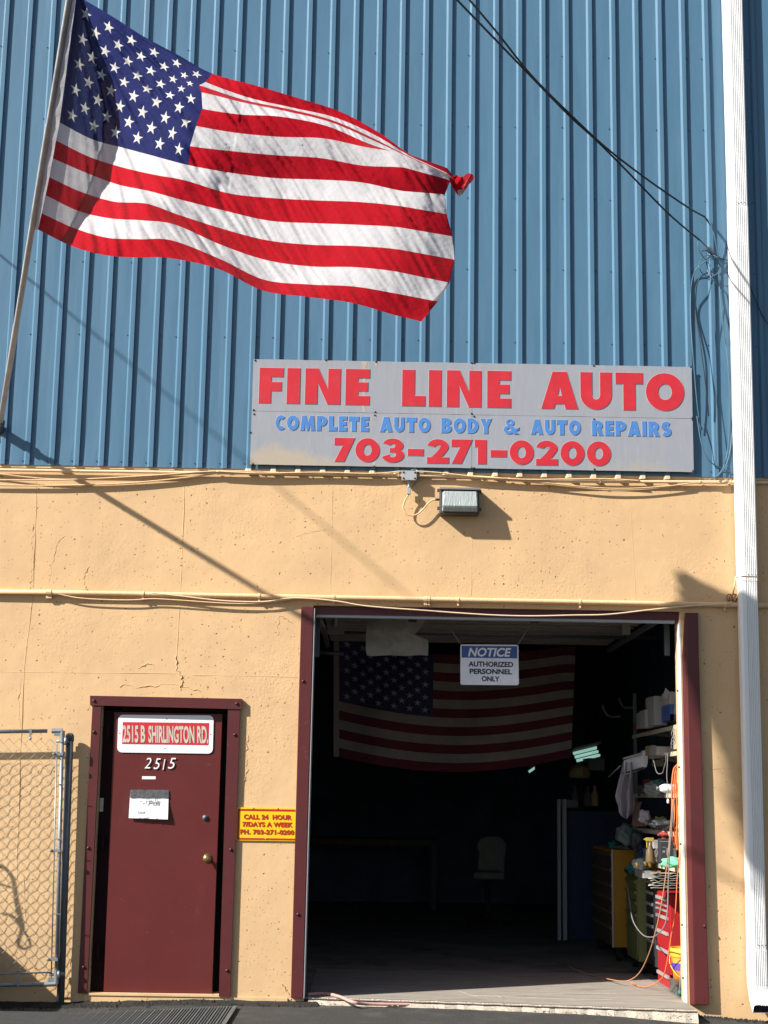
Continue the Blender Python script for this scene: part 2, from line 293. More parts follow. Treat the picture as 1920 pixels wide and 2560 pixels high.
# ------------------------------------------------------------------ lettering
def ell(cx, cy, rx, ry, a0, a1, n=14):
    return [(cx+rx*math.cos(math.radians(a0+(a1-a0)*i/n)), cy+ry*math.sin(math.radians(a0+(a1-a0)*i/n))) for i in range(n+1)]
def circ(cx, cy, rx, ry, n=36): return ell(cx, cy, rx, ry, 0, 360-360/n, n-1)
def stroke(pts, tx, ty):
    L = []; R = []
    for i, p in enumerate(pts):
        a = pts[max(i-1, 0)]; b = pts[min(i+1, len(pts)-1)]; dx, dy = b[0]-a[0], b[1]-a[1]; k = math.hypot(dx, dy) or 1
        nx, ny = -dy/k, dx/k; L.append((p[0]+nx*tx/2, p[1]+ny*ty/2)); R.append((p[0]-nx*tx/2, p[1]-ny*ty/2))
    return L+R[::-1]
G = {
 'F': [[[(0,0),(0,1),(1,1),(1,.75),(.5,.75),(.5,.6),(.93,.6),(.93,.35),(.5,.35),(.5,0)]]],
 'I': [[[(0,0),(0,1),(1,1),(1,0)]]],
 'N': [[[(0,0),(0,1),(.37,1),(.65,.42),(.65,1),(1,1),(1,0),(.64,0),(.35,.6),(.35,0)]]],
 'E': [[[(0,0),(0,1),(1,1),(1,.75),(.52,.75),(.52,.63),(.93,.63),(.93,.38),(.52,.38),(.52,.25),(1,.25),(1,0)]]],
 'L': [[[(0,0),(0,1),(.54,1),(.54,.28),(1,.28),(1,0)]]],
 'A': [[[(0,0),(.31,1),(.69,1),(1,0),(.66,0),(.62,.13),(.38,.13),(.34,0)], [(.44,.35),(.5,.6),(.56,.35)]]],
 'U': [[[(0,1),(.37,1)]+ell(.5,.4,.13,.13,180,360)+[(.63,1),(1,1)]+ell(.5,.4,.5,.4,0,-180)]],
 'T': [[[(0,1),(1,1),(1,.7),(.72,.7),(.72,0),(.28,0),(.28,.7),(0,.7)]]],
 'O': [[circ(.5,.5,.5,.5), circ(.5,.5,.18,.21)]],
 '0': [[circ(.5,.5,.5,.5), circ(.5,.5,.17,.23)]],
 'C': [[ell(.58,.5,.58,.5,48,312,30)+ell(.58,.5,.24,.24,300,60,20)]],
 'M': [[[(0,0),(.1,1),(.34,1),(.5,.55),(.66,1),(.9,1),(1,0),(.73,0),(.69,.5),(.56,0),(.44,0),(.31,.5),(.27,0)]]],
 'P': [[[(0,0),(0,1),(.5,1)]+ell(.5,.66,.5,.34,90,-90)+[(.42,.32),(.42,0)], [(.4,.56),(.4,.77)]+ell(.46,.665,.13,.105,90,-90,8)]],
 'B': [[[(0,0),(0,1),(.5,1)]+ell(.5,.74,.43,.26,90,-50)+ell(.5,.29,.5,.29,50,-90), [(.38,.62),(.38,.78)]+ell(.44,.7,.11,.08,90,-90,8), [(.38,.22),(.38,.42)]+ell(.45,.32,.13,.1,90,-90,8)]],
 'D': [[[(0,0),(0,1),(.4,1)]+ell(.4,.5,.6,.5,90,-90,22), [(.35,.28),(.35,.72)]+ell(.4,.5,.24,.22,90,-90,12)]],
 'Y': [[[(0,1),(.36,1),(.5,.68),(.64,1),(1,1),(.68,.42),(.68,0),(.32,0),(.32,.42)]]],
 'R': [[[(0,0),(0,1),(.5,1)]+ell(.5,.68,.43,.32,90,-50)+[(1,0),(.6,0),(.38,.38),(.38,0)], [(.38,.58),(.38,.77)]+ell(.44,.675,.12,.095,90,-90,8)]],
 'S': [[stroke(ell(.5,.7,.33,.165,30,255,16)+ell(.5,.31,.33,.165,75,-150,16), .32, .27)]],
 '3': [[ell(.48,.71,.48,.29,160,-42,20)+ell(.48,.31,.52,.31,38,-165,22)+[(.33,.34)]+ell(.48,.32,.15,.10,190,450,14)+[(.34,.43),(.34,.6)]+[(.46,.6)]+ell(.46,.69,.13,.09,-90,160,12)]],
 '2': [[stroke(ell(.5,.69,.31,.19,175,-25,16)+[(.62,.42),(.42,.24),(.22,.09)], .36, .24)], [[(0,0),(1,0),(1,.25),(0,.25)]]],
 '7': [[[(0,1),(1,1),(.48,0),(.02,0),(.42,.7),(0,.7)]]],
 '1': [[[(0,1),(1,1),(1,0),(.26,0),(.26,.7),(0,.7)]]],
 '-': [[[(0,.3),(1,.3),(1,.58),(0,.58)]]],
 '&': [[circ(.42,.76,.27,.24), circ(.42,.77,.1,.09)], [circ(.38,.28,.38,.28), circ(.38,.29,.15,.1)], [[(.2,.66),(.48,.66),(1.0,0),(.7,0)]], [[(.6,.3),(1,.45),(1,.3),(.7,.14)]]],
}
def curve_mesh(splines, extr, offset=0):
    cu = bpy.data.curves.new('c', 'CURVE'); cu.dimensions = '2D'; cu.fill_mode = 'BOTH'; cu.extrude = extr; cu.offset = offset
    for sp in splines:
        s = cu.splines.new('POLY'); s.points.add(len(sp)-1)
        for i, p in enumerate(sp): s.points[i].co = (p[0], p[1], 0, 1)
        s.use_cyclic_u = True
    o = bpy.data.objects.new('c', cu); S.collection.objects.link(o); dg = bpy.context.evaluated_depsgraph_get(); dg.update()
    me = bpy.data.meshes.new_from_object(o.evaluated_get(dg)); r = MB(); r.v = [tuple(v.co) for v in me.vertices]; r.f = [tuple(p.vertices) for p in me.polygons]
    bpy.data.objects.remove(o); bpy.data.curves.remove(cu); bpy.data.meshes.remove(me); return r
def glyph(mb, ch, x0, x1, z0, z1, y, extr=.0012, off=0, slope=0.0):
    w, h = x1-x0, z1-z0
    for li, layer in enumerate(G[ch]):
        g = curve_mesh([[(p[0]*w, p[1]*h) for p in sp] for sp in layer], extr, off)
        mb.add([(x0+v[0], y-v[2]-li*.0005, z0+v[1]) for v in g.v], g.f)
def font_text(body, offset=0, extr=.0006, space=1, shear=0):
    cu = bpy.data.curves.new('t', 'FONT'); cu.body = body; cu.extrude = extr; cu.offset = offset; cu.space_character = space; cu.shear = shear; cu.resolution_u = 4
    o = bpy.data.objects.new('t', cu); S.collection.objects.link(o); dg = bpy.context.evaluated_depsgraph_get(); dg.update()
    me = bpy.data.meshes.new_from_object(o.evaluated_get(dg)); r = MB(); r.v = [tuple(v.co) for v in me.vertices]; r.f = [tuple(p.vertices) for p in me.polygons]
    bpy.data.objects.remove(o); bpy.data.curves.remove(cu); bpy.data.meshes.remove(me); return r
def text_px(mb, body, a, b, hgt_px, y, offset=.02, space=1, shear=0, depth=.0008):
    """text from baseline-left pixel a to baseline-right pixel b, cap height hgt_px"""
    t = font_text(body, offset, .5, space, shear)
    xs = [v[0] for v in t.v]; ys = [v[1] for v in t.v]; A, B = P(*a, y), P(*b, y); H = P(a[0], a[1]-hgt_px, y)-A
    x0, x1, yb, yt = min(xs), max(xs), 0, max(ys)
    for i, v in enumerate(t.v):
        q = A+(B-A)*((v[0]-x0)/(x1-x0)); t.v[i] = (q.x+H.x*(v[1]/yt), y-v[2]*2*depth, q.z+H.z*(v[1]/yt))
    mb.add(t.v, t.f)

def wob(p, s, a, seed=0): return noise.noise(Vector((p[0]*s+seed, p[1]*s, p[2]*s)))*a

# ================================================================== SETTING
def gz(x, y):
    near = max(0, 1-abs(y)/3)
    e = -.035*max(0, min(1, (-x-1.2)/1.0))-.085*max(0, min(1, (x-1.7)/1.4))
    return -.012+e*1.0 - .006*min(abs(y), 4) + .006*noise.noise(Vector((x*.9, y*.9, 0)))
g = MB()
xs = [-60,-30,-15,-8]+[-5+.25*i for i in range(41)]+[8,15,30,60]; ys = [-120,-60,-30,-15,-8,-5,-3.5,-2.5,-2,-1.6]+[-1.4+.1*i for i in range(15)]
g.add([(x, y, gz(x, y)) for y in ys for x in xs], [(j*len(xs)+i, j*len(xs)+i+1, (j+1)*len(xs)+i+1, (j+1)*len(xs)+i) for j in range(len(ys)-1) for i in range(len(xs)-1)])
tag(obj('asphalt_ground', g, M['asphalt'], None, True), 'dark worn asphalt in front of the garage wall', kind='structure')
FZ = .03
# garage floor slab with a crumbled front edge
edge = []
for i in range(61):
    t = i/60; px = 770+(1745-770)*t; py = 2497+t*33-9*math.sin(t*math.pi)*0
    p = PZ(px, py, FZ-.004); edge.append((p.x, p.y+.02*noise.noise(Vector((t*30, 0, 0)))+.012*noise.noise(Vector((t*90, 3, 0)))))
f = MB()
n = len(edge); ybk = 13.0
vs = [(x, y, FZ-.004) for x, y in edge]+[(x, .22, FZ) for x, y in edge]
f.add(vs, [(i, i+1, n+i+1, n+i) for i in range(n-1)])
f.box(-2.9, 3.4, .22, ybk, FZ-.06, FZ)
tag(obj('garage_floor', f, M['oil']), 'oil-stained concrete floor inside the open garage bay', kind='structure')
a = MB(); rows = []
for (x, y) in edge:
    j = .012*noise.noise(Vector((x*14, 1, 0)))
    rows.append([(x, y+.075+j, FZ+.001), (x, y+.03+j, FZ-.006+.006*noise.noise(Vector((x*50, 0, 0)))), (x, y+.006, FZ-.014), (x, y-.016+j, -.05)])
a.add([p for r in rows for p in r], [(i*4+k, (i+1)*4+k, (i+1)*4+k+1, i*4+k+1) for i in range(len(rows)-1) for k in range(3)])
o = obj('slab_edge', a, M['stone']); tag(o, 'crumbled pale concrete lip of the garage floor slab', kind='structure')
# apron over slab between edge and door line (lighter, worn)
ap = MB(); rows = []
for (x, y) in edge:
    rows.append([(x, y+.07, FZ+.0035), (x, .25, FZ+.0038), (x, 1.9, FZ+.004)])
ap.add([p for r in rows for p in r], [(i*3+k, (i+1)*3+k, (i+1)*3+k+1, i*3+k+1) for i in range(len(rows)-1) for k in range(2)])
tag(obj('threshold_paving', ap, M['slab']), 'sunlit worn concrete at the garage threshold', kind='structure')

pk = MB()
for pts in ([(1147, 2478), (1166, 2484), (1185, 2490), (1215, 2491), (1250, 2492), (1255, 2500), (1259, 2513)], [(1185, 2490), (1300, 2487), (1420, 2483), (1540, 2484)], [(1262, 2492), (1400, 2497), (1530, 2500)]):
    q = [PZ(x, y, FZ+.0045) for x, y in pts]; q = catmull(q, 5); L_ = []
    for i, p in enumerate(q):
        w_ = .004+.004*abs(noise.noise(Vector((i*.6, pts[0][0], 0)))); L_.append([p+Vector((0, w_, 0)), p+Vector((0, 0, .0018)), p+Vector((w_*.3, -w_, 0))])
    pk.loft(L_, False, False)
tag(obj('slab_cracks', pk, M['stone']), 'pale filled cracks across the garage threshold slab', kind='structure')
# ================================================================== BUILDING
B = thing('garage_building', (0, 0, 0), 'tan painted concrete and blue ribbed steel garage building', 'building')
GX0, GX1, GZ1 = P(772, 2000).x, P(1706, 1900).x, P(1200, 1520).z
DX0, DX1, DZ1, DZ0 = P(240, 2100).x, P(583, 2100).x, P(420, 1757).z, P(400, 2487).z
WT = 3.955
wl = MB()
T = .2
wl.box(-6, DX0, 0, T, -.5, WT); wl.box(DX0, DX1, 0, T, DZ1, WT); wl.box(DX0, DX1, 0, T, -.5, DZ0)
wl.box(DX1, GX0, 0, T, -.5, WT); wl.box(GX0, GX1, 0, T, GZ1, WT); wl.box(GX1, 6, 0, T, -.5, WT)
obj('concrete_wall', wl, M['conc'], B)
# room behind
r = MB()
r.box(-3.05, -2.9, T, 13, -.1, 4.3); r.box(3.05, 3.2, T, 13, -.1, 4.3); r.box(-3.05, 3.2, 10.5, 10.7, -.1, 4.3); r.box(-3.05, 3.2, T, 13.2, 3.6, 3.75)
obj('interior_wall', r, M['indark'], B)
bk = MB(); bk.box(-6, 6, .06, .2, WT, 9.6); bk.box(-6, 6, .2, 13.2, 9.4, 9.6); bk.box(-6, -5.9, .2, 13.2, -.5, 9.6); bk.box(5.9, 6, .2, 13.2, -.5, 9.6); bk.box(-6, 6, 13.2, 13.3, -.5, 9.6)
obj('wall_backing', bk, M['blue'], B)
# ribbed steel panels
PITCH = .1908; Y0 = -.012; RH = .0195; ZB = 3.962
def ribbed(k0, k1, z0, z1, name='siding_panel'):
    prof = []
    for k in range(k0, k1):
        x = PITCH*k-.0455
        w = lambda q: .0012*noise.noise(Vector((k*3.1, q, 1)))
        prof += [(x-.010, Y0), (x+.005, Y0-RH), (x+.036, Y0-RH), (x+.042, Y0)]
        for q in (.085, .14): prof += [(x+q, Y0)]
    x = PITCH*k1-.0455-.0112; prof.append((x, Y0))
    nz = 26; zs = [z0+(z1-z0)*i/nz for i in range(nz+1)]; mb = MB()
    rows = []
    for z in zs:
        row = []
        for j, (x, y) in enumerate(prof):
            fl = j % 6 in (4, 5)
            dy = .0022*noise.noise(Vector((x*3, z*1.3, 0))) if fl else 0
            if z == z0 and fl: dy += -.002
            row.append((x+.0012*noise.noise(Vector((x*2, z*1.7, 5))), y+dy, z))
        rows.append(row)
    n = len(prof)
    mb.add([p for r in rows for p in r], [(a*n+b, a*n+b+1, (a+1)*n+b+1, (a+1)*n+b) for a in range(nz) for b in range(n-1)])
    lip = [(x, y, z0) for x, y in prof]; lip2 = [(x, y+.006 if y < Y0-.001 else y+.004, z0+.001) for x, y in prof]
    mb.add(lip+lip2, [(b, b+1, n+b+1, n+b) for b in range(n-1)])
    return obj(name, mb, M['blue'], B)
def grime(m, col, lo, hi, amt, stretch, scale):
    n = m.node_tree.nodes; l = m.node_tree.links; b_ = n['Principled BSDF']; base = b_.inputs['Base Color'].links[0].from_socket
    tc = n.new('ShaderNodeTexCoord'); mp = n.new('ShaderNodeMapping'); mp.inputs['Scale'].default_value = stretch; l.new(tc.outputs['Object'], mp.inputs[0])
    nz = n.new('ShaderNodeTexNoise'); nz.inputs['Scale'].default_value = scale; nz.inputs['Detail'].default_value = 9; nz.inputs['Roughness'].default_value = .7; l.new(mp.outputs[0], nz.inputs['Vector'])
    r = n.new('ShaderNodeMapRange'); r.inputs['From Min'].default_value = lo; r.inputs['From Max'].default_value = hi; r.inputs['To Max'].default_value = amt; l.new(nz.outputs['Fac'], r.inputs['Value'])
    mm = n.new('ShaderNodeMix'); mm.data_type = 'RGBA'; l.new(r.outputs[0], mm.inputs[0]); l.new(base, mm.inputs[6]); mm.inputs[7].default_value = (*col, 1); l.new(mm.outputs[2], b_.inputs['Base Color'])
grime(M['blue'], (.105, .19, .27), .5, .75, .5, (5, 5, .35), 2)
grime(M['blue'], (.16, .20, .22), .68, .74, .6, (1, 1, 1), 22)
grime(M['maroond'], (.22, .12, .11), .66, .74, .45, (1, 1, 1), 14)
grime(M['maroond'], (.16, .06, .055), .6, .8, .4, (1, 1, .3), 3)
grime(M['maroon'], (.20, .09, .085), .64, .74, .5, (1, 1, 1), 17)
grime(M['conc'], (.50, .33, .175), .5, .75, .35, (1.6, 1, .3), 1.6)
grime(M['white'], (.60, .60, .58), .55, .8, .25, (1, 1, .15), 3)
k = -25
while k < 25:
    ribbed(k, k+5, ZB+.0015*(k % 2), 9.4); k += 5
sc = MB()
for kk in range(-24, 24):
    x = PITCH*kk-.0455
    for z in (4.0, 5.02, 5.62, 6.22, 6.83, 7.45, 8.05):
        for dx in ((-.022, .052) if z == 4.0 else ((.05,) if kk % 2 else (-.02,))):
            sc.lathe((x+dx, Y0-.0025, z+.004*math.sin(kk)), [(.0048, .002), (.0048, -.001), (.0025, -.0035)], 'y', 8)
stuff(obj('siding_screws', sc, M['screw'], B))
# painted-over rib ends and flashing under the sign
ends = MB(); ends.prism([(-.012, 0, 0), (.004, -.022, 0), (.034, -.022, 0), (.044, 0, 0)], (0, 0, .026))
spots('rib_end', ends, M['tan2'], [(PITCH*k-.0455, Y0-.004, 3.935) for k in range(-5, 13)], B)
fl = MB(); fl.box(-6, 6, -.006, .06, WT-.01, ZB+.01)
obj('flashing', fl, M['tan'], B)
# form seams and cracks: raised ridges of paint over the joints
def ridge(pts, w=.006, h=.0025, jit=1.2, seed=0, mat_='conc', name='joint_ridge', n=10):
    q = catmull([Vector((p[0], p[1], 0)) for p in pts], n); L = []
    for i, p in enumerate(q):
        t = (q[min(i+1, len(q)-1)]-q[max(i-1, 0)]).normalized(); nn = Vector((-t.y, t.x, 0))
        p2 = p+nn*jit*noise.noise(Vector((i*.45, seed, 0)))*2
        ww = w*(.6+.6*abs(noise.noise(Vector((i*.3, seed+9, 0))))*2); c = P(p2.x, p2.y, 0); d = Vector((-nn.x, 0, nn.y))*ww/2 if False else Vector((nn.x, 0, -nn.y))*ww/2
        hh = h*(.5+abs(noise.noise(Vector((i*.2, seed+4, 0))))*2)
        L.append([c+d+Vector((0, .001, 0)), c+Vector((0, -hh, 0)), c-d+Vector((0, .001, 0))])
    mb = MB(); mb.loft(L, False, False); return obj(name, mb, M[mat_], B)
SE = [([(92, 1180), (82, 1480), (60, 1690), (46, 2060), (38, 2300)], .005, .003, 1.5), ([(462, 1200), (453, 1440), (442, 1640)], .006, .0022, .5), ([(442, 1640), (444, 1675), (455, 1700), (450, 1725)], .01, .006, 3),
      ([(832, 1210), (826, 1490)], .005, .002, .6), ([(1573, 1210), (1590, 1500)], .004, .0018, .6), ([(0, 1681), (200, 1682), (440, 1684)], .005, .0015, .8), ([(480, 1688), (620, 1690), (745, 1693)], .005, .002, 1),
      ([(1770, 1922), (1858, 1920)], .004, .002, 1), ([(1180, 1320), (1178, 1490)], .004, .0015, .5), ([(1862, 1830), (1864, 1960), (1858, 2050)], .004, .002, 2), ([(60, 2190), (64, 2300)], .004, .002, 1)]
for i, (p, w_, h_, j_) in enumerate(SE): ridge(p, w_, h_, j_, i*3.7)
CR = [([(85, 1310), (80, 1360), (84, 1400), (78, 1450), (76, 1475)], .008, .004, 3), ([(224, 1415), (210, 1440), (214, 1468), (219, 1475)], .010, .005, 2), ([(160, 1340), (140, 1370), (128, 1420), (124, 1468)], .012, .003, 2),
      ([(620, 1838), (616, 1880), (618, 1920), (610, 1960), (606, 2000)], .007, .005, 3), ([(200, 2230), (188, 2290), (184, 2350), (176, 2420), (172, 2450)], .005, .004, 3), ([(300, 1712), (370, 1716), (430, 1712), (500, 1730)], .016, .006, 3),
      ([(345, 1672), (365, 1660), (385, 1662)], .012, .006, 2), ([(52, 1700), (48, 1760), (50, 1820)], .006, .003, 3), ([(730, 1560), (705, 1540), (690, 1570)], .008, .004, 3), ([(580, 2496), (640, 2498), (700, 2500), (728, 2498)], .010, .007, 3),
      ([(704, 2460), (716, 2475), (722, 2485), (710, 2470)], .016, .008, 2), ([(740, 1340), (780, 1330), (815, 1325)], .006, .003, 2), ([(1905, 1560), (1912, 1640), (1908, 1700)], .005, .003, 3)]
for i, (p, w_, h_, j_) in enumerate(CR): ridge(p, w_*.55, h_*.6, j_*1.3, 50+i*2.3, name='crack_ridge')
# base ledge under the door
lg = MB(); zz = P(300, 2484).z
lg.box(DX0-.03, GX0-.12, -.012, .0, -.4, zz-.012); lg.box(DX0, DX1, -.02, .19, zz-.012, zz+.004)
obj('door_sill', lg, M['conc'], B)
# ---------------------------------------------------------------- steel door (child of the building) + trims
TY = -.028
def quadbox(q, y0, y1):   # q: four (x,z) corners ccw from bottom-left; box between y0 and y1
    b = MB(); b.prism([(x, y0, z) for x, z in q], (0, y1-y0, 0)); return b
def pxz(px, py, y=0): p = P(px, py, y); return (p.x, p.z)
bolt = MB(); bolt.lathe((0, 0, 0), [(.013, .004), (.013, -.002), (.010, -.008), (.004, -.011)], 'y', 8)
frame = MB()
o = obj('door_trim', quadbox([pxz(194, 2483, TY), pxz(217, 2483, TY), pxz(253, 1766, TY), pxz(231, 1766, TY)], TY, .03), M['maroon'], B)
obj('door_trim', quadbox([pxz(547, 2491, TY), pxz(575, 2492, TY), pxz(600, 1772, TY), pxz(570, 1771, TY)], TY, .03), M['maroon'], B)
obj('door_trim', quadbox([pxz(225, 1763, TY-.008), pxz(604, 1773, TY-.008), pxz(604, 1747, TY-.008), pxz(225, 1739, TY-.008)], TY-.008, .0), M['maroon'], B)
spots('trim_bolt', bolt, M['mscrew'], [P(*q, TY-.001) for q in [(235, 1830), (221, 2120), (209, 2418), (587, 1837), (577, 2124), (568, 2426)]]+[P(*q, TY-.009) for q in [(235, 1752), (592, 1759)]], B, True)
fr = MB(); fr.box(DX0+.0, P(287, 2000, .07).x+.02, .065, .11, DZ0, DZ1); fr.box(DX0, DX1, .065, .11, DZ1-.06, DZ1-.001); fr.box(P(560, 2000, .1).x, DX1, .13, .18, DZ0, DZ1)
obj('door_frame', fr, M['darkm'], B)
bkp = MB(); bkp.box(DX0, DX1, .185, .199, DZ0, DZ1); obj('door_backing', bkp, M['dark'], B)
SY = .030
Dr = obj('steel_door', quadbox([pxz(259, 2479, SY), pxz(530, 2485, SY), pxz(556, 1785, SY), pxz(286, 1780, SY)], SY, SY+.045), M['maroond'], B, bevel=.002)
hg = MB(); hg.tube([(0, 0, -.055), (0, 0, .055)], .009, 8); hg.tube([(0, 0, -.062), (0, 0, -.056)], .006, 6); hg.tube([(0, 0, .056), (0, 0, .062)], .006, 6)
spots('hinge', hg, M['darkm'], [P(270, 1832, SY-.004), P(258, 2105, SY-.004), P(246, 2380, SY-.004)], Dr, True)
kn = MB(); c = P(519, 2146, SY); kn.lathe(c, [(.034, 0), (.034, -.004), (.014, -.008), (.012, -.03), (.022, -.036), (.030, -.05), (.027, -.064), (.012, -.069)], 'y', 20)
obj('door_knob', kn, M['brass'], Dr, True)
db = MB(); c = P(513, 2044, SY); db.lathe(c, [(.021, 0), (.021, -.008), (.016, -.013), (.010, -.013), (.009, -.016)], 'y', 18); obj('deadbolt', db, M['galvd'], Dr, True)
ck = MB(); c = P(253, 2012, .05); ck.box(c.x-.014, c.x+.014, .060, .0645, c.z-.05, c.z+.05); obj('jamb_label', ck, M['beige'], B)
# ---------------------------------------------------------------- garage opening trims
TG = -.035
lt = MB(); bl = P(727, 2495, TG); br = P(757, 2496, TG); tl = P(753, 1516, TG); tr_ = P(784, 1517, TG)
lt.prism([(bl.x, TG, bl.z), (br.x, TG, br.z), (tr_.x, TG, tr_.z), (tl.x, TG, tl.z)], (0, .034, 0))
obj('garage_trim', lt, M['maroon'], B, bevel=.003)
jl = MB(); jl.prism([(br.x+.003, -.031, br.z), (br.x+.010, -.031, br.z), (tr_.x+.010, -.031, tr_.z-.01), (tr_.x+.003, -.031, tr_.z-.01)], (0, .23, 0)); obj('jamb_strip', jl, M['greybox'], B)
hd = MB(); zt = P(1200, 1506).z; hd.box(GX0, GX1, .035, .06, GZ1-.065, GZ1+.0); obj('header_trim', hd, M['maroon'], B)
hd = MB(); hd.box(GX0+.02, GX1-.03, .045, .10, GZ1-.085, GZ1-.0655); obj('header_strip', hd, M['greybox'], B)
# right guard: splayed channel
b0 = P(1716, 2500, .05); ring = lambda px3, py, ys: [P(px3[i], py, ys[i]) for i in range(len(px3))]
top = ring([1710, 1716, 1745, 1744.5], 1532, [.02, -.045, -.05, -.001]); bot = ring([1724, 1736, 1773, 1772], 2512, [.0, -.05, -.055, -.001])
mid = ring([1704, 1717, 1747, 1746.5], 1640, [.0, -.045, -.05, -.001])
gd = MB(); rings = [bot, mid, [top[0], top[1], top[2], top[3]]]
gd.loft(rings, True, True); obj('garage_guard', gd, M['maroon'], B, bevel=.004)
jr = MB(); x0 = GX1-.012
jr.box(GX1-.006, GX1+.004, -.0025, .095, FZ, GZ1-.09); obj('door_jamb', jr, M['jamb'], B)
spots('guard_bolt', bolt, M['mscrew'], [P(758, 1703, TG-.001), P(745, 2286, TG-.001), P(1762, 2315, -.056)], B, True)
sb = MB(); sb.lathe((0, 0, 0), [(.008, .003), (.008, 0), (.003, -.006)], 'y', 8)
spots('jamb_bolt', sb, M['screw'], [Vector((x0-.002, .06, P(1703, yy, .06).z)) for yy in (1727, 1918, 2110, 2312, 2445)], B)

# ---------------------------------------------------------------- downspout
DS = thing('downspout', P(1900, 2540, -.05), 'white corrugated downspout running the full height of the wall at right', 'downspout')
yf = -.115
A0, A1 = P(1810, 0, yf), P(1857, 0, yf); E0, E1 = P(1876, 2480, yf), P(1921, 2480, yf)
def dprof(z, grow=0):
    t = (z-E0.z)/(A0.z-E0.z); xl = E0.x+(A0.x-E0.x)*t-grow; xr = E1.x+(A1.x-E1.x)*t+grow; w = xr-xl; yb = -.03+grow*0; y = yf-grow
    pr = [(xl, yb), (xl, y+.02), (xl+.006, y+.006), (xl+.02, y)]
    s = .36
    for q in range(6):
        c = xl+w*(s+q*.098); pr += [(c, y), (c+.003, y+.009), (c+.006, y+.009), (c+.009, y)]
    pr += [(xr-.012, y), (xr-.003, y+.004), (xr, y+.02), (xr, yb)]
    return [(x, yy, z) for x, yy in pr]
zj = [P(1820, -60, yf).z, P(1830, 515, yf).z, P(1845, 1445, yf).z, P(1870, 2375, yf).z, P(1876, 2462, yf).z]
for i in range(4):
    mb = MB(); mb.loft([dprof(zj[i+1]-(.02 if i < 3 else 0), .0025*(i % 2)), dprof(zj[i], .0025*(i % 2))], True, True); obj('pipe_section', mb, M['white'], DS)
# elbow kicking out towards the camera with a torn mouth
L = []
for i in range(6):
    a = i/5*math.radians(62); base = dprof(zj[4]); cz = zj[4]; R_ = .10
    row = []
    for (x, y, z) in base:
        off = y-yf; d = R_+off
        row.append((x+.010*i/5*(1 if x > (A0.x+A1.x)/2 else .6), yf-R_+d*math.cos(a) - .02*i/5, cz-d*math.sin(a)*.8-.012*i))
    L.append(row)
mb = MB(); mb.loft(L, True, False); obj('elbow', mb, M['white'], DS)
mb = MB(); mb.add([(x*1.0, y+.004, z+.004) for x, y, z in L[-1]], [tuple(range(len(L[-1])))]); obj('mouth', mb, M['dark'], DS)  # near-black sheet closing the outlet, stands for the shade inside
rv = MB(); rv.lathe((0, 0, 0), [(.004, .001), (.004, -.001), (.002, -.003)], 'y', 6)
pts = []
for zz in (zj[1]+.03, zj[2]+.03, zj[3]+.035): pts += [(dprof(zz)[0][0]+.15*q, yf-.004, zz) for q in (.45, .62, .80)]
spots('rivet', rv, M['screw'], pts, DS)
st = MB(); zs = P(1850, 1441, yf).z; pr = dprof(zs, .004)
st.loft([[(p[0], p[1], zs-.003) for p in (pr[0], pr[1], pr[3], pr[-4], pr[-2], pr[-1])], [(p[0], p[1], zs+.003) for p in (pr[0], pr[1], pr[3], pr[-4], pr[-2], pr[-1])]], False, False)
obj('strap', st, M['rust'], DS)
K = thing('pipe_bracket', P(1828, 1490, 0), 'rusty bracket and tie wire beside the downspout above the garage guard', 'bracket')
obj('tie_rod', MB().tube([P(1840, 1441, -.10), P(1832, 1488, -.03)], .007, 8), M['tan2'], K, True)
cl = MB()
for dx in (0, 13):
    pts = [P(1824+dx+7*math.cos(a), 1494+9*math.sin(a), -.035-.01*math.sin(a*2)) for a in [i*math.pi/6 for i in range(13)]]; cl.tube(pts, .0035, 6)
cl.tube([P(1822, 1504, -.02), P(1826, 1486, -.04), P(1832, 1504, -.04), P(1838, 1486, -.03), P(1842, 1502, -.02)], .004, 6)
obj('clamp', cl, M['rust'], K, True)

# ---------------------------------------------------------------- conduits and cables on the concrete
LC = thing('lower_conduit', P(900, 1490, 0), 'tan conduit pipe running level above the garage opening', 'conduit')
pp = [P(x, 1478+(x+40)*.0184, -.03) for x in (-60, 240, 560, 900, 1130, 1400, 1700, 1980)]
obj('pipe', MB().tube(pp, .019, 10), M['tan'], LC, True)
cp = []
for x in (118, 122, 127, 358, 648, 834, 1062, 1066, 1072, 1145, 1450, 1812):
    a = P(x, 1478+(x+40)*.0184, -.03); cp.append(a)
cm = MB(); cm.tube([(-.008, 0, 0), (.008, 0, 0)], .024, 12); cm.box(-.007, .007, -.004, .028, -.045, -.015)
spots('pipe_clamp', cm, M['tan'], cp, LC)
UC = thing('upper_conduit', P(900, 1190, 0), 'thin tan conduit running just under the blue siding', 'conduit')
up = [(-60, 1174), (300, 1179), (700, 1184), (1000, 1188), (1200, 1193), (1300, 1201), (1500, 1204), (1830, 1205), (1990, 1208)]
obj('pipe', MB().tube(catmull([P(x, y, -.03) for x, y in up], 4), .012, 8), M['tan2'], UC, True)
spots('pipe_clamp', MB().tube([(-.006, 0, 0), (.006, 0, 0)], .016, 10), M['tan'], [P(x, y, -.03) for x, y in ((545, 1182), (845, 1186), (996, 1188), (1272, 1199), (1500, 1204), (1750, 1205), (1825, 1205))], UC)
CG = 'thin cables strung along the concrete under the siding'
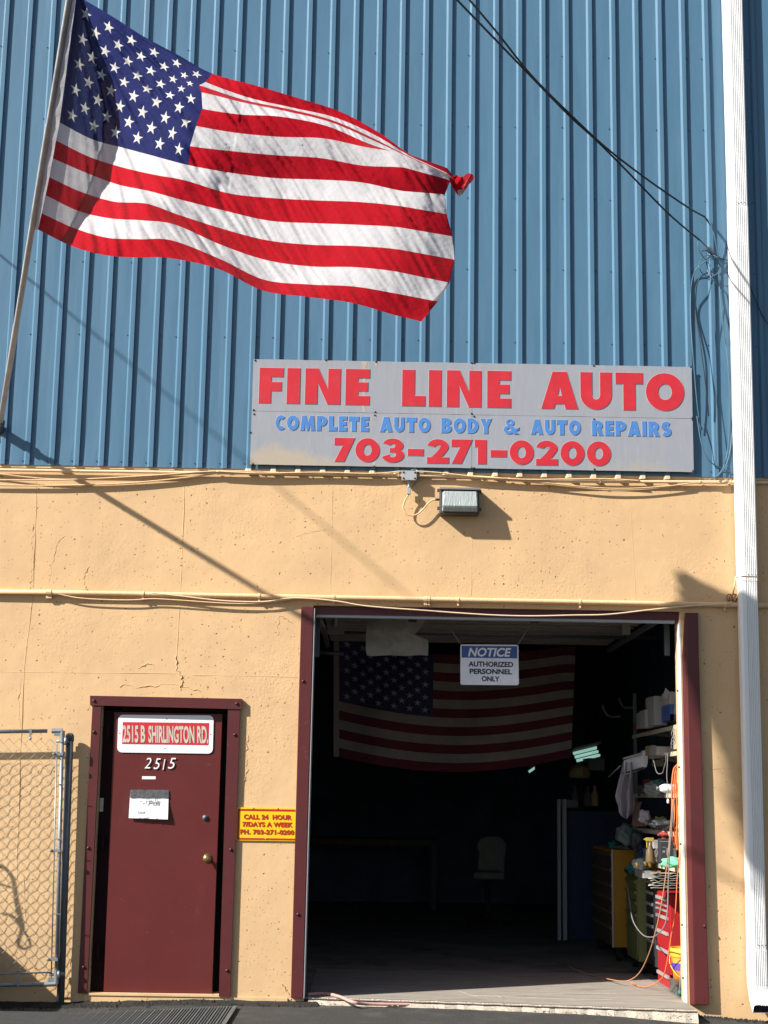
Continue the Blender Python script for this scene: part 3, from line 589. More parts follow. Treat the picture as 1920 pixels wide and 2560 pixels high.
for lab, pts, r_, y_ in [
    ('cable sagging lightly below the upper conduit at far left, topmost of three', [(-60, 1180), (0, 1185), (60, 1192), (140, 1198), (250, 1198), (400, 1190), (540, 1178)], .005, -.035),
    ('middle sagging cable at far left below the siding', [(-60, 1200), (0, 1200), (110, 1200), (230, 1197), (390, 1188), (545, 1178), (700, 1181)], .006, -.045),
    ('lowest sagging cable at far left below the siding', [(-60, 1212), (80, 1214), (180, 1213), (300, 1209), (400, 1201), (480, 1192), (545, 1183)], .006, -.03),
    ('cable running from the cable clip to the grey junction box under the sign', [(540, 1178), (650, 1183), (800, 1181), (930, 1184), (1005, 1178)], .006, -.05),
    ('cable sloping from the junction box down to the conduit at right', [(1040, 1178), (1100, 1182), (1180, 1191), (1260, 1196), (1340, 1199), (1500, 1197), (1600, 1202)], .006, -.05),
    ('upper of two long cables sagging beneath the right end of the sign', [(1240, 1197), (1340, 1204), (1420, 1213), (1500, 1220), (1580, 1221), (1660, 1216), (1722, 1209)], .005, -.04),
    ('lower of two long cables sagging beneath the right end of the sign', [(1280, 1199), (1360, 1209), (1440, 1218), (1520, 1225), (1600, 1224), (1670, 1217), (1740, 1207), (1830, 1209)], .006, -.035)]:
    tag(pxtube(pts, y_, r_, 'cable', M['tan']), 'tan '+lab, 'cable', CG)
tag(pxtube([(-40, 1474), (40, 1474), (120, 1480), (190, 1494), (260, 1499), (330, 1500), (380, 1497), (440, 1500), (560, 1508), (640, 1508), (735, 1497)], -.04, .005, 'cable', M['tan']), 'tan cable weaving under the lower conduit at left', 'cable')
tag(pxtube([(380, 1482), (450, 1490), (560, 1502), (660, 1504), (735, 1495), (835, 1502), (900, 1513), (960, 1519), (1060, 1526), (1140, 1532), (1240, 1538), (1330, 1540), (1430, 1538), (1520, 1536), (1620, 1525), (1700, 1517), (1800, 1510), (1830, 1506)], -.045, .0055, 'cable', M['tan2']), 'pale cable drooping across the top of the garage opening', 'cable')

# ---------------------------------------------------------------- main sign
SG = thing('shop_sign', P(1180, 1172, -.05), 'grey sheet shop sign with red and blue lettering on the blue siding', 'sign')
sy = -.052; XL, XM1, XM2, XR = P(633, 1030, sy).x, P(938, 1030, sy).x, P(1180, 1030, sy).x, P(1732, 1050, sy).x
ZTp, ZMd, ZBt = P(1180, 907.5, sy).z, P(1180, 1037, sy).z, P(1180, 1170.5, sy).z
cols = [(XL, XM1), (XM1, XM2), (XM2, P(1484, 1040, sy).x), (P(1484, 1040, sy).x, XR)]
def sheet(x0, x1, z0, z1, seed):
    mb = MB(); pts = []
    def e(a, b, n):
        for i in range(n):
            t = i/n; q = Vector((a[0]+(b[0]-a[0])*t, 0, a[1]+(b[1]-a[1])*t)); pts.append((q.x+.0016*noise.noise(Vector((q.x*9, q.z*25, seed))), sy, q.z+.0022*noise.noise(Vector((q.x*12, q.z*9, seed+5)))))
    e((x0, z0), (x1, z0), 16); e((x1, z0), (x1, z1), 8); e((x1, z1), (x0, z1), 16); e((x0, z1), (x0, z0), 8)
    mb.prism(pts, (0, .006, 0)); return mb
halves = [(XL, XM2), (XM2, XR)]
for i, (x0, x1) in enumerate(halves):
    for j, (z0, z1) in enumerate([(ZBt, ZMd-.001), (ZMd+.001, ZTp)]):
        if (i, j) == (0, 0): x0 = XL-.012
        obj('sign_sheet', sheet(x0+.001*(i > 0), x1-.001, z0, z1, i*2+j), M['signg'], SG)
def sign_stain(m):
    n = m.node_tree.nodes; l = m.node_tree.links; b_ = n['Principled BSDF']; base = b_.inputs['Base Color'].links[0].from_socket
    tc = n.new('ShaderNodeTexCoord'); sp = n.new('ShaderNodeSeparateXYZ'); l.new(tc.outputs['Object'], sp.inputs[0])
    nz = n.new('ShaderNodeTexNoise'); nz.inputs['Scale'].default_value = 9; nz.inputs['Detail'].default_value = 9; nz.inputs['Roughness'].default_value = .72; l.new(tc.outputs['Object'], nz.inputs['Vector'])
    def mth(op, a_, b2, c_=None):
        q = n.new('ShaderNodeMath'); q.operation = op
        for i_, v_ in enumerate((a_, b2, c_)):
            if v_ is None: continue
            if hasattr(v_, 'is_linked') or hasattr(v_, 'links'): l.new(v_, q.inputs[i_])
            else: q.inputs[i_].default_value = v_
        return q.outputs[0]
    lx, lz = XL-SG.location.x, ZBt-SG.location.z
    def blotch(x_c, half, height, amp):
        dx = mth('ABSOLUTE', mth('SUBTRACT', sp.outputs[0], x_c), 0)
        e = mth('MULTIPLY', dx, height/half); h = mth('SUBTRACT', height, e); z_ = mth('SUBTRACT', sp.outputs[2], lz)
        f_ = mth('ADD', mth('SUBTRACT', h, z_), mth('MULTIPLY', mth('SUBTRACT', nz.outputs['Fac'], .5), amp))
        r_ = n.new('ShaderNodeMapRange'); r_.inputs['From Min'].default_value = -.03; r_.inputs['From Max'].default_value = .06; l.new(f_, r_.inputs['Value']); return r_.outputs[0]
    f1 = blotch(lx+.20, .56, .17, .26); f2_ = mth('MULTIPLY', blotch(lx+2.95, .42, .085, .26), .5); f3 = mth('MULTIPLY', blotch(lx+.95, .3, .03, .16), .5)
    mk = mth('MAXIMUM', f1, mth('MAXIMUM', f2_, f3))
    mm = n.new('ShaderNodeMix'); mm.data_type = 'RGBA'; l.new(mth('MULTIPLY', mk, .85), mm.inputs[0]); l.new(base, mm.inputs[6]); mm.inputs[7].default_value = (.42, .35, .265, 1); l.new(mm.outputs[2], b_.inputs['Base Color'])
    # scratched, slightly shinier metal showing in fine vertical wear
    wv = n.new('ShaderNodeTexNoise'); wv.inputs['Scale'].default_value = 5; wv.inputs['Detail'].default_value = 8; mp = n.new('ShaderNodeMapping'); mp.inputs['Scale'].default_value = (9, 1, .7); l.new(tc.outputs['Object'], mp.inputs[0]); l.new(mp.outputs[0], wv.inputs['Vector'])
    r3 = n.new('ShaderNodeMapRange'); r3.inputs['From Min'].default_value = .6; r3.inputs['From Max'].default_value = .75; r3.inputs['To Max'].default_value = .45; l.new(wv.outputs['Fac'], r3.inputs['Value'])
    m2 = n.new('ShaderNodeMix'); m2.data_type = 'RGBA'; l.new(r3.outputs[0], m2.inputs[0]); l.new(mm.outputs[2], m2.inputs[6]); m2.inputs[7].default_value = (.40, .40, .43, 1); l.new(m2.outputs[2], b_.inputs['Base Color'])
sign_stain(M['signg'])
ss = MB(); xc = P(910, 930, sy).x; ss.prism([(xc-.02, sy-.0008, ZTp-.003), (xc+.028, sy-.0008, ZTp-.003), (xc+.014, sy-.0008, ZTp-.05), (xc+.008, sy-.0008, ZMd+.06), (xc+.014, sy-.0008, ZMd+.005), (xc-.008, sy-.0008, ZMd+.005), (xc-.006, sy-.0008, ZTp-.12), (xc-.007, sy-.0008, ZTp-.05)], (0, .0007, 0)); obj('drip_stain', ss, M['signstain'], SG)
ss = MB(); xc = P(940, 930, sy).x
for zz in (ZTp-.008, ZMd-.002, ZBt+.03): ss.prism([(xc-.012, sy-.0008, zz), (xc+.012, sy-.0008, zz), (xc+.002, sy-.0008, zz-.045)], (0, .0007, 0))
obj('rust_run', ss, M['signstain'], SG)
def row(items, top, base, m, name, off=.0):
    """items: (char, px0, px1); top/base: ((px,py),(px,py)) lines"""
    for ch, a, b in items:
        mb = MB(); eb = MB()
        c = (a+b)/2; yt = top[0][1]+(top[1][1]-top[0][1])*(c-top[0][0])/(top[1][0]-top[0][0]); yb = base[0][1]+(base[1][1]-base[0][1])*(c-base[0][0])/(base[1][0]-base[0][0])
        x0, x1 = P(a, (yt+yb)/2, sy).x, P(b, (yt+yb)/2, sy).x; z1, z0 = P(c, yt, sy).z, P(c, yb, sy).z
        glyph(mb, ch, x0, x1, z0, z1, sy-.0030, .0006)
        glyph(eb, ch, x0, x1, z0, z1, sy-.0014, .0004, .0032)
        q = obj(name, mb, m, SG); obj('letter_edge', eb, M['signedge'], q)
row([('F',648,708),('I',717.5,750),('N',763,851),('E',864,924),('L',1005.5,1063),('I',1072,1103),('N',1117,1203),('E',1218,1277),('A',1353,1445),('U',1451,1529),('T',1539,1607),('O',1614.5,1710)],
    ((652,919.5),(1640,933)), ((648,1007.5),(1640,1027)), M['signred'], 'letter')
w1 = 'COMPLETE'; def_ = []
def spread(word, a, b, wts):
    tot = sum(wts)+.16*(len(word)-1); x = a; out = []
    for ch, w_ in zip(word, wts): out.append((ch, x, x+(b-a)*w_/tot)); x += (b-a)*(w_+.16)/tot
    return out
W = dict(C=.8, O=1.0, M=1.22, P=.85, L=.7, E=.68, T=.85, A=1.0, U=.85, B=.85, D=.9, Y=.95, R=.9, I=.34, S=.8)
its = []
for word, a, b in [('COMPLETE',689,922),('AUTO',950.5,1076),('BODY',1103.5,1229),('AUTO',1327.5,1451.5),('REPAIRS',1480,1678)]: its += spread(word, a, b, [W[c] for c in word])
its.append(('&', 1259, 1297))
row(its, ((689,1038),(1678,1054.5)), ((689,1075),(1678,1092)), M['signblue'], 'letter')
row([('7',836,887),('0',888.5,949),('3',956,1010),('-',1019.6,1058.7),('2',1067.8,1121.7),('7',1128.5,1181),('1',1186.8,1216),('-',1226.5,1266.5),('0',1274,1334),('2',1340,1394),('0',1401,1460.7),('0',1467,1527)],
    ((836,1094.5),(1527,1104)), ((836,1154),(1527,1165.5)), M['signred'], 'numeral')
sb2 = MB(); sb2.lathe((0, 0, 0), [(.008, .003), (.008, -.001), (.003, -.006)], 'y', 8)
spots('sign_bolt', sb2, M['screw'], [P(*q, sy-.001) for q in [(638,901),(815,900),(940,904.5),(1179,907),(1185,907),(1484,914),(1727,917),(634,1025),(635,1035),(626,1081),(938,1030),(937,1038),(1179,1034),(1185,1041),(1485,1048),(1730,1045),(1731,1049),(632,1160),(935,1166),(1179,1170),(1185,1170),(1486,1173),(1732,1177)]], SG)

# ---------------------------------------------------------------- wall pack lamp and junction box
WP = thing('wall_lamp', P(1148, 1285, 0), 'bronze wall pack floodlight with ribbed glass lens below the sign', 'wall lamp')
yf2 = -.13; a = P(1100, 1222, yf2); b = P(1199, 1284, yf2)
mb = MB(); mb.hexa([(a.x, yf2+.02, b.z), (b.x, yf2+.02, b.z), (b.x, 0, b.z), (a.x, 0, b.z)], [(a.x, yf2+.02, a.z+.01), (b.x, yf2+.02, a.z+.01), (b.x, 0, a.z+.012), (a.x, 0, a.z+.012)]); obj('housing', mb, M['bronze'], WP, bevel=.006)
mb = MB(); mb.hexa([(a.x-.004, yf2-.012, a.z-.006), (b.x+.004, yf2-.012, a.z-.006), (b.x+.004, 0, a.z+.004), (a.x-.004, 0, a.z+.004)], [(a.x-.004, yf2-.01, a.z+.012), (b.x+.004, yf2-.01, a.z+.012), (b.x+.004, 0, a.z+.026), (a.x-.004, 0, a.z+.026)]); obj('hood', mb, M['bronzel'], WP, bevel=.003)
lx0, lx1, lz0, lz1 = P(1105, 1250, yf2).x, P(1195, 1250, yf2).x, P(1150, 1278, yf2).z, P(1150, 1228, yf2).z
mb = MB(); zk = lz0+.032
mb.hexa([(lx0+.006, yf2-.0, lz0), (lx1-.006, yf2-.0, lz0), (lx1, yf2+.03, lz0), (lx0, yf2+.03, lz0)], [(lx0+.006, yf2-.022, zk), (lx1-.006, yf2-.022, zk), (lx1, yf2+.03, zk), (lx0, yf2+.03, zk)])
mb.hexa([(lx0+.006, yf2-.022, zk+.003), (lx1-.006, yf2-.022, zk+.003), (lx1, yf2+.03, zk+.003), (lx0, yf2+.03, zk+.003)], [(lx0+.012, yf2-.005, lz1), (lx1-.012, yf2-.005, lz1), (lx1, yf2+.03, lz1), (lx0, yf2+.03, lz1)])
obj('lens', mb, M['lens'], WP, bevel=.005)
cl_ = MB(); cl_.box(-.012, .004, -.01, .012, -.012, .012)
spots('hood_latch', cl_, M['bronze'], [P(1097, 1226, -.09), P(1097, 1271, -.09), P(1202, 1229, -.09), P(1202, 1274, -.09)], WP)
mb = MB(); mb.tube([P(1088, 1249, -.05), P(1101, 1249, -.05)], .009, 8); obj('cable_gland', mb, M['dark'], WP, True)
tag(pxtube([(1022, 1236), (1013, 1250), (1008, 1268), (1012, 1280), (1024, 1288), (1040, 1287), (1055, 1276), (1068, 1261), (1080, 1251), (1090, 1249)], -.05, .006, 'cable', M['tan']), 'tan loop of cable from the junction box to the wall lamp', 'cable')
JB = thing('junction_box', P(1022, 1200, 0), 'grey electrical junction box just under the sign', 'junction box')
a = P(1005, 1177, -.075); b = P(1041, 1200, -.075); mb = MB(); mb.box(a.x, b.x, -.075, 0, b.z, a.z); obj('box', mb, M['greybox'], JB, bevel=.004)
mb = MB(); mb.box(a.x-.002, b.x+.002, -.079, -.0755, b.z-.002, a.z+.002); obj('cover', mb, M['greybox'], JB, bevel=.002)
spots('screw', sb, M['screw'], [Vector((x, -.080, z)) for x in (a.x+.012, b.x-.012) for z in (a.z-.012, b.z+.012)], JB)
mb = MB(); mb.tube([P(1022, 1200, -.05), P(1022, 1219, -.05)], .010, 8); c = P(1022, 1228, -.05); mb.box(c.x-.015, c.x+.015, -.066, -.034, c.z-.024, c.z+.024); obj('fitting', mb, M['greybox'], JB, bevel=.002)
tag(pxtube([(1030, 1218), (1040, 1204), (1046, 1190), (1044, 1178), (1037, 1173), (1028, 1176)], -.04, .005, 'cable', M['greyc']), 'short grey cable looping round the junction box', 'cable')

# ---------------------------------------------------------------- overhead service wires
def wire(pts, label):
    q = [P(x, y, d) for x, y, d in pts]; return tag(obj('overhead_wire', MB().tube(catmull(q, 6), .0075, 6), M['black'], None, True), label, 'wire', 'black overhead wires crossing the siding')
wire([(1020, -130, -3.6), (1143, 0, -2.9), (1226, 86, -2.4), (1309, 172, -1.95), (1423, 289, -1.4), (1490, 350, -1.1), (1564, 424, -.82), (1669, 532, -.42), (1749, 600, -.06)], 'lower of the two black wires, ending at the coiled cables')
wire([(1070, -120, -3.7), (1174, 0, -2.9), (1244, 83, -2.4), (1330, 190, -1.9), (1429, 289, -1.4), (1515, 369, -1.05), (1619, 449, -.65), (1718, 517, -.28), (1762, 542, -.06)], 'upper of the two black wires, ending nearer the siding seam')
wg = 'loose drop cables tangled beside the downspout'
WD = [
 ('blue painted wire looping up from the anchor then down behind the sign edge', [(1800, 640), (1775, 648), (1748, 665), (1733, 690), (1727, 730), (1727, 800), (1732, 880), (1742, 1000), (1752, 1080)], .0045),
 ('dark wire falling in a long bow behind the right edge of the sign', [(1772, 680), (1752, 692), (1742, 715), (1739, 760), (1742, 800), (1752, 870), (1764, 960), (1772, 1040)], .0045),
 ('round coil of thin wire below the wire anchor', [(1775+27*math.cos(t*.5), 664+27*math.sin(t*.5)) for t in range(14)], .0035),
 ('smaller loop of wire crossing the coil', [(1748, 600), (1745, 610), (1750, 630), (1764, 650), (1778, 668), (1782, 690), (1775, 708)], .004),
 ('pale wire end angling down towards the downspout', [(1768, 675), (1778, 692), (1790, 708), (1804, 722)], .005),
 ('thin wire hanging straight beside the siding rib', [(1774, 660), (1777, 710), (1781, 770), (1787, 850), (1790, 960), (1792, 1080), (1796, 1170)], .003),
 ('wire running down along the downspout to the conduit', [(1765, 545), (1780, 565), (1788, 600), (1796, 650), (1800, 740), (1810, 830), (1820, 900), (1824, 1000), (1822, 1100), (1812, 1160), (1790, 1195)], .005),
 ('wire curling from the downspout down to the upper conduit', [(1798, 715), (1806, 800), (1816, 880), (1827, 980), (1829, 1090), (1820, 1150), (1800, 1185), (1775, 1200)], .0045),
 ('wire crossing under the sign corner to the conduit', [(1742, 1040), (1754, 1110), (1772, 1150), (1800, 1170), (1828, 1180)], .004),
 ('short stub of wire from the anchor to the downspout', [(1755, 628), (1764, 626), (1780, 636), (1800, 645), (1822, 652)], .004)]
for lab, pts, r_ in WD:
    q = [P(p[0], p[1], -.05-.025*math.sin(i*1.3)) for i, p in enumerate(pts)]
    tag(obj('drop_cable', MB().tube(catmull(q, 6), r_, 6), M['black'] if 'dark' in lab or 'stub' in lab else M['bluew'], None, True), lab, 'cable', wg)
q0 = P(0, 640, 0); xa = -4.1; za = q0.z+(q0.x-xa)*.82  # unseen cable, added to cast the soft diagonal band on the wall
tag(obj('shadow_cable', MB().tube([(xa, -.05, za), (xa, -6, za-.05), (xa, -14, za+.3)], .0075, 8), M['black']), 'unseen cable added beyond the left edge to cast a soft shadow band', 'cable')
HK = thing('wire_anchor', P(1775, 640, 0), 'small steel hook and clamp where the overhead wires end', 'hook')
obj('hook', MB().tube(catmull([P(1750, 600, -.06), P(1762, 612, -.05), P(1778, 628, -.03), P(1782, 636, 0)], 4), .005, 6), M['galvd'], HK, True)
obj('clamp', MB().tube([P(1772, 618, -.06), P(1784, 632, -.055)], .011, 6), M['galvd'], HK)
obj('hook', MB().tube(catmull([P(1760, 541, -.06), P(1768, 552, -.05), P(1776, 562, -.03), P(1780, 570, 0)], 4), .005, 6), M['galvd'], HK, True)
tag(pxtube([(1870, 704, -.03), (1885, 740, -.05), (1897, 770, -.05), (1910, 795, -.04), (1935, 830, -.04)], 0, .004, 'drop_cable', M['black']), 'short dark cable right of the downspout', 'cable')

# ---------------------------------------------------------------- flagpole and flag
PB = P(-2, 1075, -.02)
pole_d = lambda py: max(0.0, (1075-py)/500*2.78)  # outward distance of the pole point seen at row py
def polep(py):
    px = 170-(py-7)*.1596; return P(px, py, -pd(py))
# straight 3-D line through base and hoist foot
HF = P(84.8, 541, -2.85); HB = PB
pdir = (HF-HB)
def pole_at(t): return HB+pdir*t
def pd(py):  # parameter on the line by image row (bisection)
    lo, hi = 0, 3
    for _ in range(40):
        mid_ = (lo+hi)/2; q = pole_at(mid_); v = q-C0; y_ = 1280-FP*v.dot(_u)/v.dot(_f)
        if y_ > py: lo = mid_
        else: hi = mid_
    return -pole_at(lo).y
FPo = thing('flagpole', HB, 'long steel flagpole reaching out from the wall at upper left', 'flagpole')
obj('pole', MB().tube([pole_at(t) for t in (0, .55, .56, 1.3, 1.31, 2.3)], [.021, .021, .019, .019, .0165, .016], 14), M['alu'], FPo, True)
mb = MB(); mb.box(HB.x-.05, HB.x+.05, -.02, -.0, HB.z-.09, HB.z+.09); mb.tube([pole_at(-.01), pole_at(.05)], .034, 12); obj('wall_socket', mb, M['galvd'], FPo)

U = [0, .1, .2, .3, .4, .5, .6, .7, .8, .9, .98, 1.0]
def b4row(t, b, s): # canton columns: top t, canton bottom b, compression s (fraction of height taken by the first 4 stripes)
    h = b[1]-t[1]; out = []
    for k in range(8):
        fy = (k/4*s if k <= 4 else s+(k-4)/3*(1-s)); fx = fy
        out.append((t[0]+(b[0]-t[0])*fx, t[1]+h*fy))
    return out
TB = [
 b4row((191, -12), (149, 306), 4/7)+[(140, 351), (132, 396), (123, 443), (114, 488), (104, 533), (95, 574)],
 b4row((276, 38), (230, 348), .55)+[(221, 391), (213, 431), (204, 480), (195, 527), (185, 570), (177, 614)],
 b4row((361, 92), (310, 370), .50)+[(301, 417), (294, 461), (285, 504), (276, 546), (267, 594), (258, 637)],
 b4row((446, 138), (392, 392), .45)+[(382, 436), (374, 478), (366, 509), (357, 551), (348, 598), (340, 644)],
 [(531, 184), (514, 205), (498, 213), (504, 231), (506, 272), (490, 315), (475, 365), (472, 413), (463, 451), (455, 500), (447, 537), (438, 562), (430, 601), (422, 645)],
 [(640, 214), (622, 244), (612, 250), (607, 256), (600, 286), (590, 332), (582, 378), (577, 432), (571, 483), (566, 528), (560, 573), (555, 613), (549, 647), (545, 672)],
 [(748, 246), (735, 270), (728, 274), (715, 278), (705, 292), (697, 342), (690, 388), (685, 445), (680, 495), (675, 552), (670, 601), (665, 650), (660, 699), (656, 726)],
 [(850, 279), (838, 294), (832, 301), (825, 305), (817, 315), (808, 346), (800, 395), (795, 449), (790, 501), (786, 558), (782, 612), (777, 666), (772, 711), (768, 742)],
 [(945, 330), (938, 338), (930, 344), (926, 348), (922, 359), (915, 368), (908, 414), (903, 456), (899, 505), (895, 562), (891, 615), (887, 668), (883, 716), (879, 757)],
 [(1028, 388), (1027, 391), (1026, 393), (1025, 394), (1024, 394), (1022, 386), (1015, 420), (1010, 478), (1006, 516), (1003, 569), (1000, 624), (996, 680), (992, 734), (988, 788)],
 [(1116, 430), (1116, 432), (1116, 434), (1116, 436), (1116, 434), (1118, 420), (1117, 448), (1113, 486), (1117, 535), (1131, 591), (1136, 649), (1124, 707), (1095, 754), (1054, 804)],
 [(1132, 444), (1131, 446), (1130, 446), (1129, 447), (1128, 447), (1134, 441), (1125, 453), (1112, 487), (1116, 535), (1130, 591), (1135, 649), (1118, 713), (1084, 751), (1048, 772)],
]
# outward distance for the columns: hoist follows the pole, fly end swings back to the wall
def dcol(i, k):
    u = U[i]; py = TB[i][k][1]; v = k/13
    hoist = pd(TB[0][k][1]); h1 = pd(TB[0][13][1])
    bt = [h1, 2.51, 2.40, 2.28, 2.15, 1.95, 1.76, 1.57, 1.37, 1.18, 1.08, 1.06][i]
    fv = [2.45, 2.45, 2.42, 2.38, 2.34, 2.30, 2.26, 2.22, 2.10, 1.94, 1.74, 1.50, 1.27, 1.10][k]
    d = hoist*(1-u)+fv*u+(bt-(h1*(1-u)+1.10*u))*v
    ub = [.012,.03,.055,.08,.10,.12,.13,.135,.13,.125,.115,.105,.09,.07][k]
    if i == 11: d += .07 if k >= 11 else .0
    if k < 5: d -= .03*min(1, max(0, (u-.35)*4))*(5-k)/5
    return d
DT = [[dcol(i, k) for k in range(14)] for i in range(12)]
def cr(a, b, c, d, t): return .5*((2*b)+(c-a)*t+(2*a-5*b+4*c-d)*t*t+(3*b-a-3*c+d)*t**3)
def lerp_tab(u, kf):
    i = 0
    while i < 10 and U[i+1] < u: i += 1
    t = (u-U[i])/(U[i+1]-U[i]); k = min(12, int(kf)); s = kf-k
    def col(ii):
        ii = max(0, min(11, ii)); A = TB[ii]
        g_ = lambda q: A[max(0, min(13, q))]
        x = g_(k)[0]*(1-s)+g_(k+1)[0]*s; y = g_(k)[1]*(1-s)+g_(k+1)[1]*s
        return x, y, DT[ii][k]*(1-s)+DT[ii][k+1]*s
    if i >= 9: a, b = col(i), col(i+1); return tuple(a[q]*(1-t)+b[q]*t for q in range(3))
    c = [col(i-1) if i > 0 else tuple(2*p-q for p, q in zip(col(0), col(1))), col(i), col(i+1), col(i+2)]
    return tuple(cr(c[0][q], c[1][q], c[2][q], c[3][q], t) for q in range(3))
def fsurf(u, v, off=0.0):
    u = max(0.0, min(1.0, u)); v = max(0.0, min(1.0, v))
    x, y, d = lerp_tab(u, v*13)
    UB = [.012,.03,.055,.08,.10,.12,.13,.135,.13,.125,.115,.105,.09,.07]; kv = v*13; ki = min(12, int(kv)); ub = UB[ki]*(1-kv+ki)+UB[ki+1]*(kv-ki)
    ub *= 1+.10*noise.noise(Vector((v*9, 1, 0)))
    if u < ub: d += 4.1*u
    else:
        t_ = min(1, (u-ub)/(.42-.14*v)); d += 4.1*ub*(1-t_)**(2+v)
    e = min(1, u*7)*min(1, (1-u)*14+.15)
    # long wrinkles: radiate from the top hoist corner, then run down-right across the stripes
    ang = math.atan2(y+40, x-170); rad = math.hypot(x-170, y+40)
    wr1 = noise.noise(Vector((ang*26, rad*.006, 3.1)))
    s1 = (x*.82-y*.57)/17+1.3*noise.noise(Vector((x*.004, y*.004, 0)))
    wr2 = 1-2*abs(noise.noise(Vector((s1*.7, (x*.57+y*.82)*.007, 9.2))))*1.6
    wr3 = noise.noise(Vector((s1*2.3, (x*.57+y*.82)*.008, 4.2)))
    wr4 = noise.noise(Vector((s1*5.1, (x*.57+y*.82)*.012, 7.7)))
    k = max(0, min(1, (u-.25)*5)); edge_ = max(0, 1-(u-.0)*1.2)
    fold = .05*math.exp(-((x-900-(y-360)*1.1)/38)**2)*min(1, max(0, (v-.38)*6))+.045*math.exp(-((x-700-(y-560)*1.6)/34)**2)*min(1, max(0, (v-.6)*6))
    big = -fold*(1-.7*v**4)+(1-.8*v**4)*.10*math.sin(u*9.5+v*2.4+.6)*min(1, u*2)*(.4+.6*v)+.04*noise.noise(Vector((u*5, v*4, 2)))
    sc_ = .55 if u > .5 else 1
    puck = .0015*noise.noise(Vector((x*.11, y*.11, 1)))
    d2 = d + e*(big + (1-k)*.045*wr1*min(1.5, rad/260) + (.25+.75*k)*(.024*wr2*sc_+.016*wr3) + puck) + off
    q = P(x, y, -d2)
    return q
FL = thing('american_flag', P(94, 574, -2.8), 'large American flag streaming from the flagpole against blue siding', 'flag')
NU, NV = 340, 12
for k in range(13):
    u0 = .4 if k < 7 else 0.0
    nu = int(NU*(1-u0)); mb = MB(); vs = []
    for i in range(nu+1):
        for j in range(NV+1): vs.append(fsurf(u0+(1-u0)*i/nu, (k+j/NV)/13))
    mb.add(vs, [(i*(NV+1)+j, (i+1)*(NV+1)+j, (i+1)*(NV+1)+j+1, i*(NV+1)+j+1) for i in range(nu) for j in range(NV)])
    obj('stripe', mb, M['fred'] if k % 2 == 0 else M['fwhite'], FL, True)
def star_poly(cx, cy, ru, rv, rot=90):
    return [Vector((cx+ru*(1 if i % 2 == 0 else .37)*math.cos(math.radians(rot+36*i)), cy-rv*(1 if i % 2 == 0 else .37)*math.sin(math.radians(rot+36*i)))) for i in range(10)]
def canton_mesh(surf, ulen, parent, mc, ms, res_u=110, res_v=100, radius=.0285, asp=1.75, hide=None):
    vmax = 7/13; pts = []; faces = []; stars = []
    for r_ in range(9):
        for c_ in range(11):
            if (r_+c_) % 2: continue
            stars.append(((c_+1)/12*ulen, (r_+1)/10*vmax))
    def nearst(x, y): return any(abs(x-sx) < radius/asp*1.05 and abs(y-sy) < radius*1.05 and math.hypot((x-sx)*asp, y-sy) < radius*1.03 for sx, sy in stars)
    for sx, sy in stars:
        p = star_poly(sx, sy, radius/asp, radius)[::-1]; k = len(pts); pts += p; faces.append(list(range(k, k+10)))
        pts.append(Vector((sx, sy)))
    for i in range(res_u+1):
        for j in range(res_v+1):
            x, y = ulen*i/res_u, vmax*j/res_v
            if not nearst(x, y): pts.append(Vector((x, y)))
    V, E_, F_, ov, oe, of = geometry.delaunay_2d_cdt(pts, [], faces, 0, 1e-7)
    W3 = [surf(p.x, p.y) for p in V]; cm = MB(); cm.v = W3; sm = [MB() for _ in stars]; cache = [dict() for _ in stars]
    for f_, o_ in zip(F_, of):
        if o_:
            s_ = o_[0]; ids = []
            for q in f_:
                if q not in cache[s_]: cache[s_][q] = len(sm[s_].v); sm[s_].v.append(W3[q])
                ids.append(cache[s_][q])
            sm[s_].f.append(tuple(ids))
        else: cm.f.append(tuple(f_))
    cn = obj('canton', cm, mc, parent, True)
    for s_ in sm:
        if s_.f: obj('star', s_, ms, cn, True)
    return cn
canton_mesh(fsurf, .4, FL, M['fblue'], M['fstar'])
# heading tape folded round the pole
mb = MB(); vs = []
for j in range(61):
    v = j/60; a = fsurf(0, v); py = TB[0][0][1]+(TB[0][13][1]-TB[0][0][1])*v
    px = 170-(py-7)*.1596; b = P(px, py, -pd(py)+.012*math.sin(j*.9))
    gap = .018*abs(math.sin(v*math.pi*1.0))
    for i in range(5):
        t = i/4; q = a+(b-a)*t; vs.append((q.x, q.y+.010*noise.noise(Vector((i*.8, j*.25, 0))), q.z))
mb.add(vs, [(j*5+i, (j+1)*5+i, (j+1)*5+i+1, j*5+i+1) for j in range(60) for i in range(4)])
obj('heading', mb, M['hem'], FL, True)
# torn tip: the shredded upper fly corner
def cloth_strip(top, bot, d, m_, fold, seed, n=22, k_=6):
    T_ = catmull([Vector((x, y, 0)) for x, y in top], 8); B_ = catmull([Vector((x, y, 0)) for x, y in bot], 8); vs = []
    for i in range(n+1):
        t = i/n; a = T_[min(len(T_)-1, int(t*(len(T_)-1)))]; b = B_[min(len(B_)-1, int(t*(len(B_)-1)))]
        for j in range(k_+1):
            q = a+(b-a)*j/k_; vs.append(P(q.x+.5*math.sin(i*2+j), q.y+.5*math.sin(i*1.3+j*2), -(d+fold*math.sin(t*9+seed+j*.35)+.015*noise.noise(Vector((i*.5, j*.6, seed))))))
    return obj('torn_tip', MB().add(vs, [(i*(k_+1)+j, (i+1)*(k_+1)+j, (i+1)*(k_+1)+j+1, i*(k_+1)+j+1) for i in range(n) for j in range(k_)]), m_, FL, True)
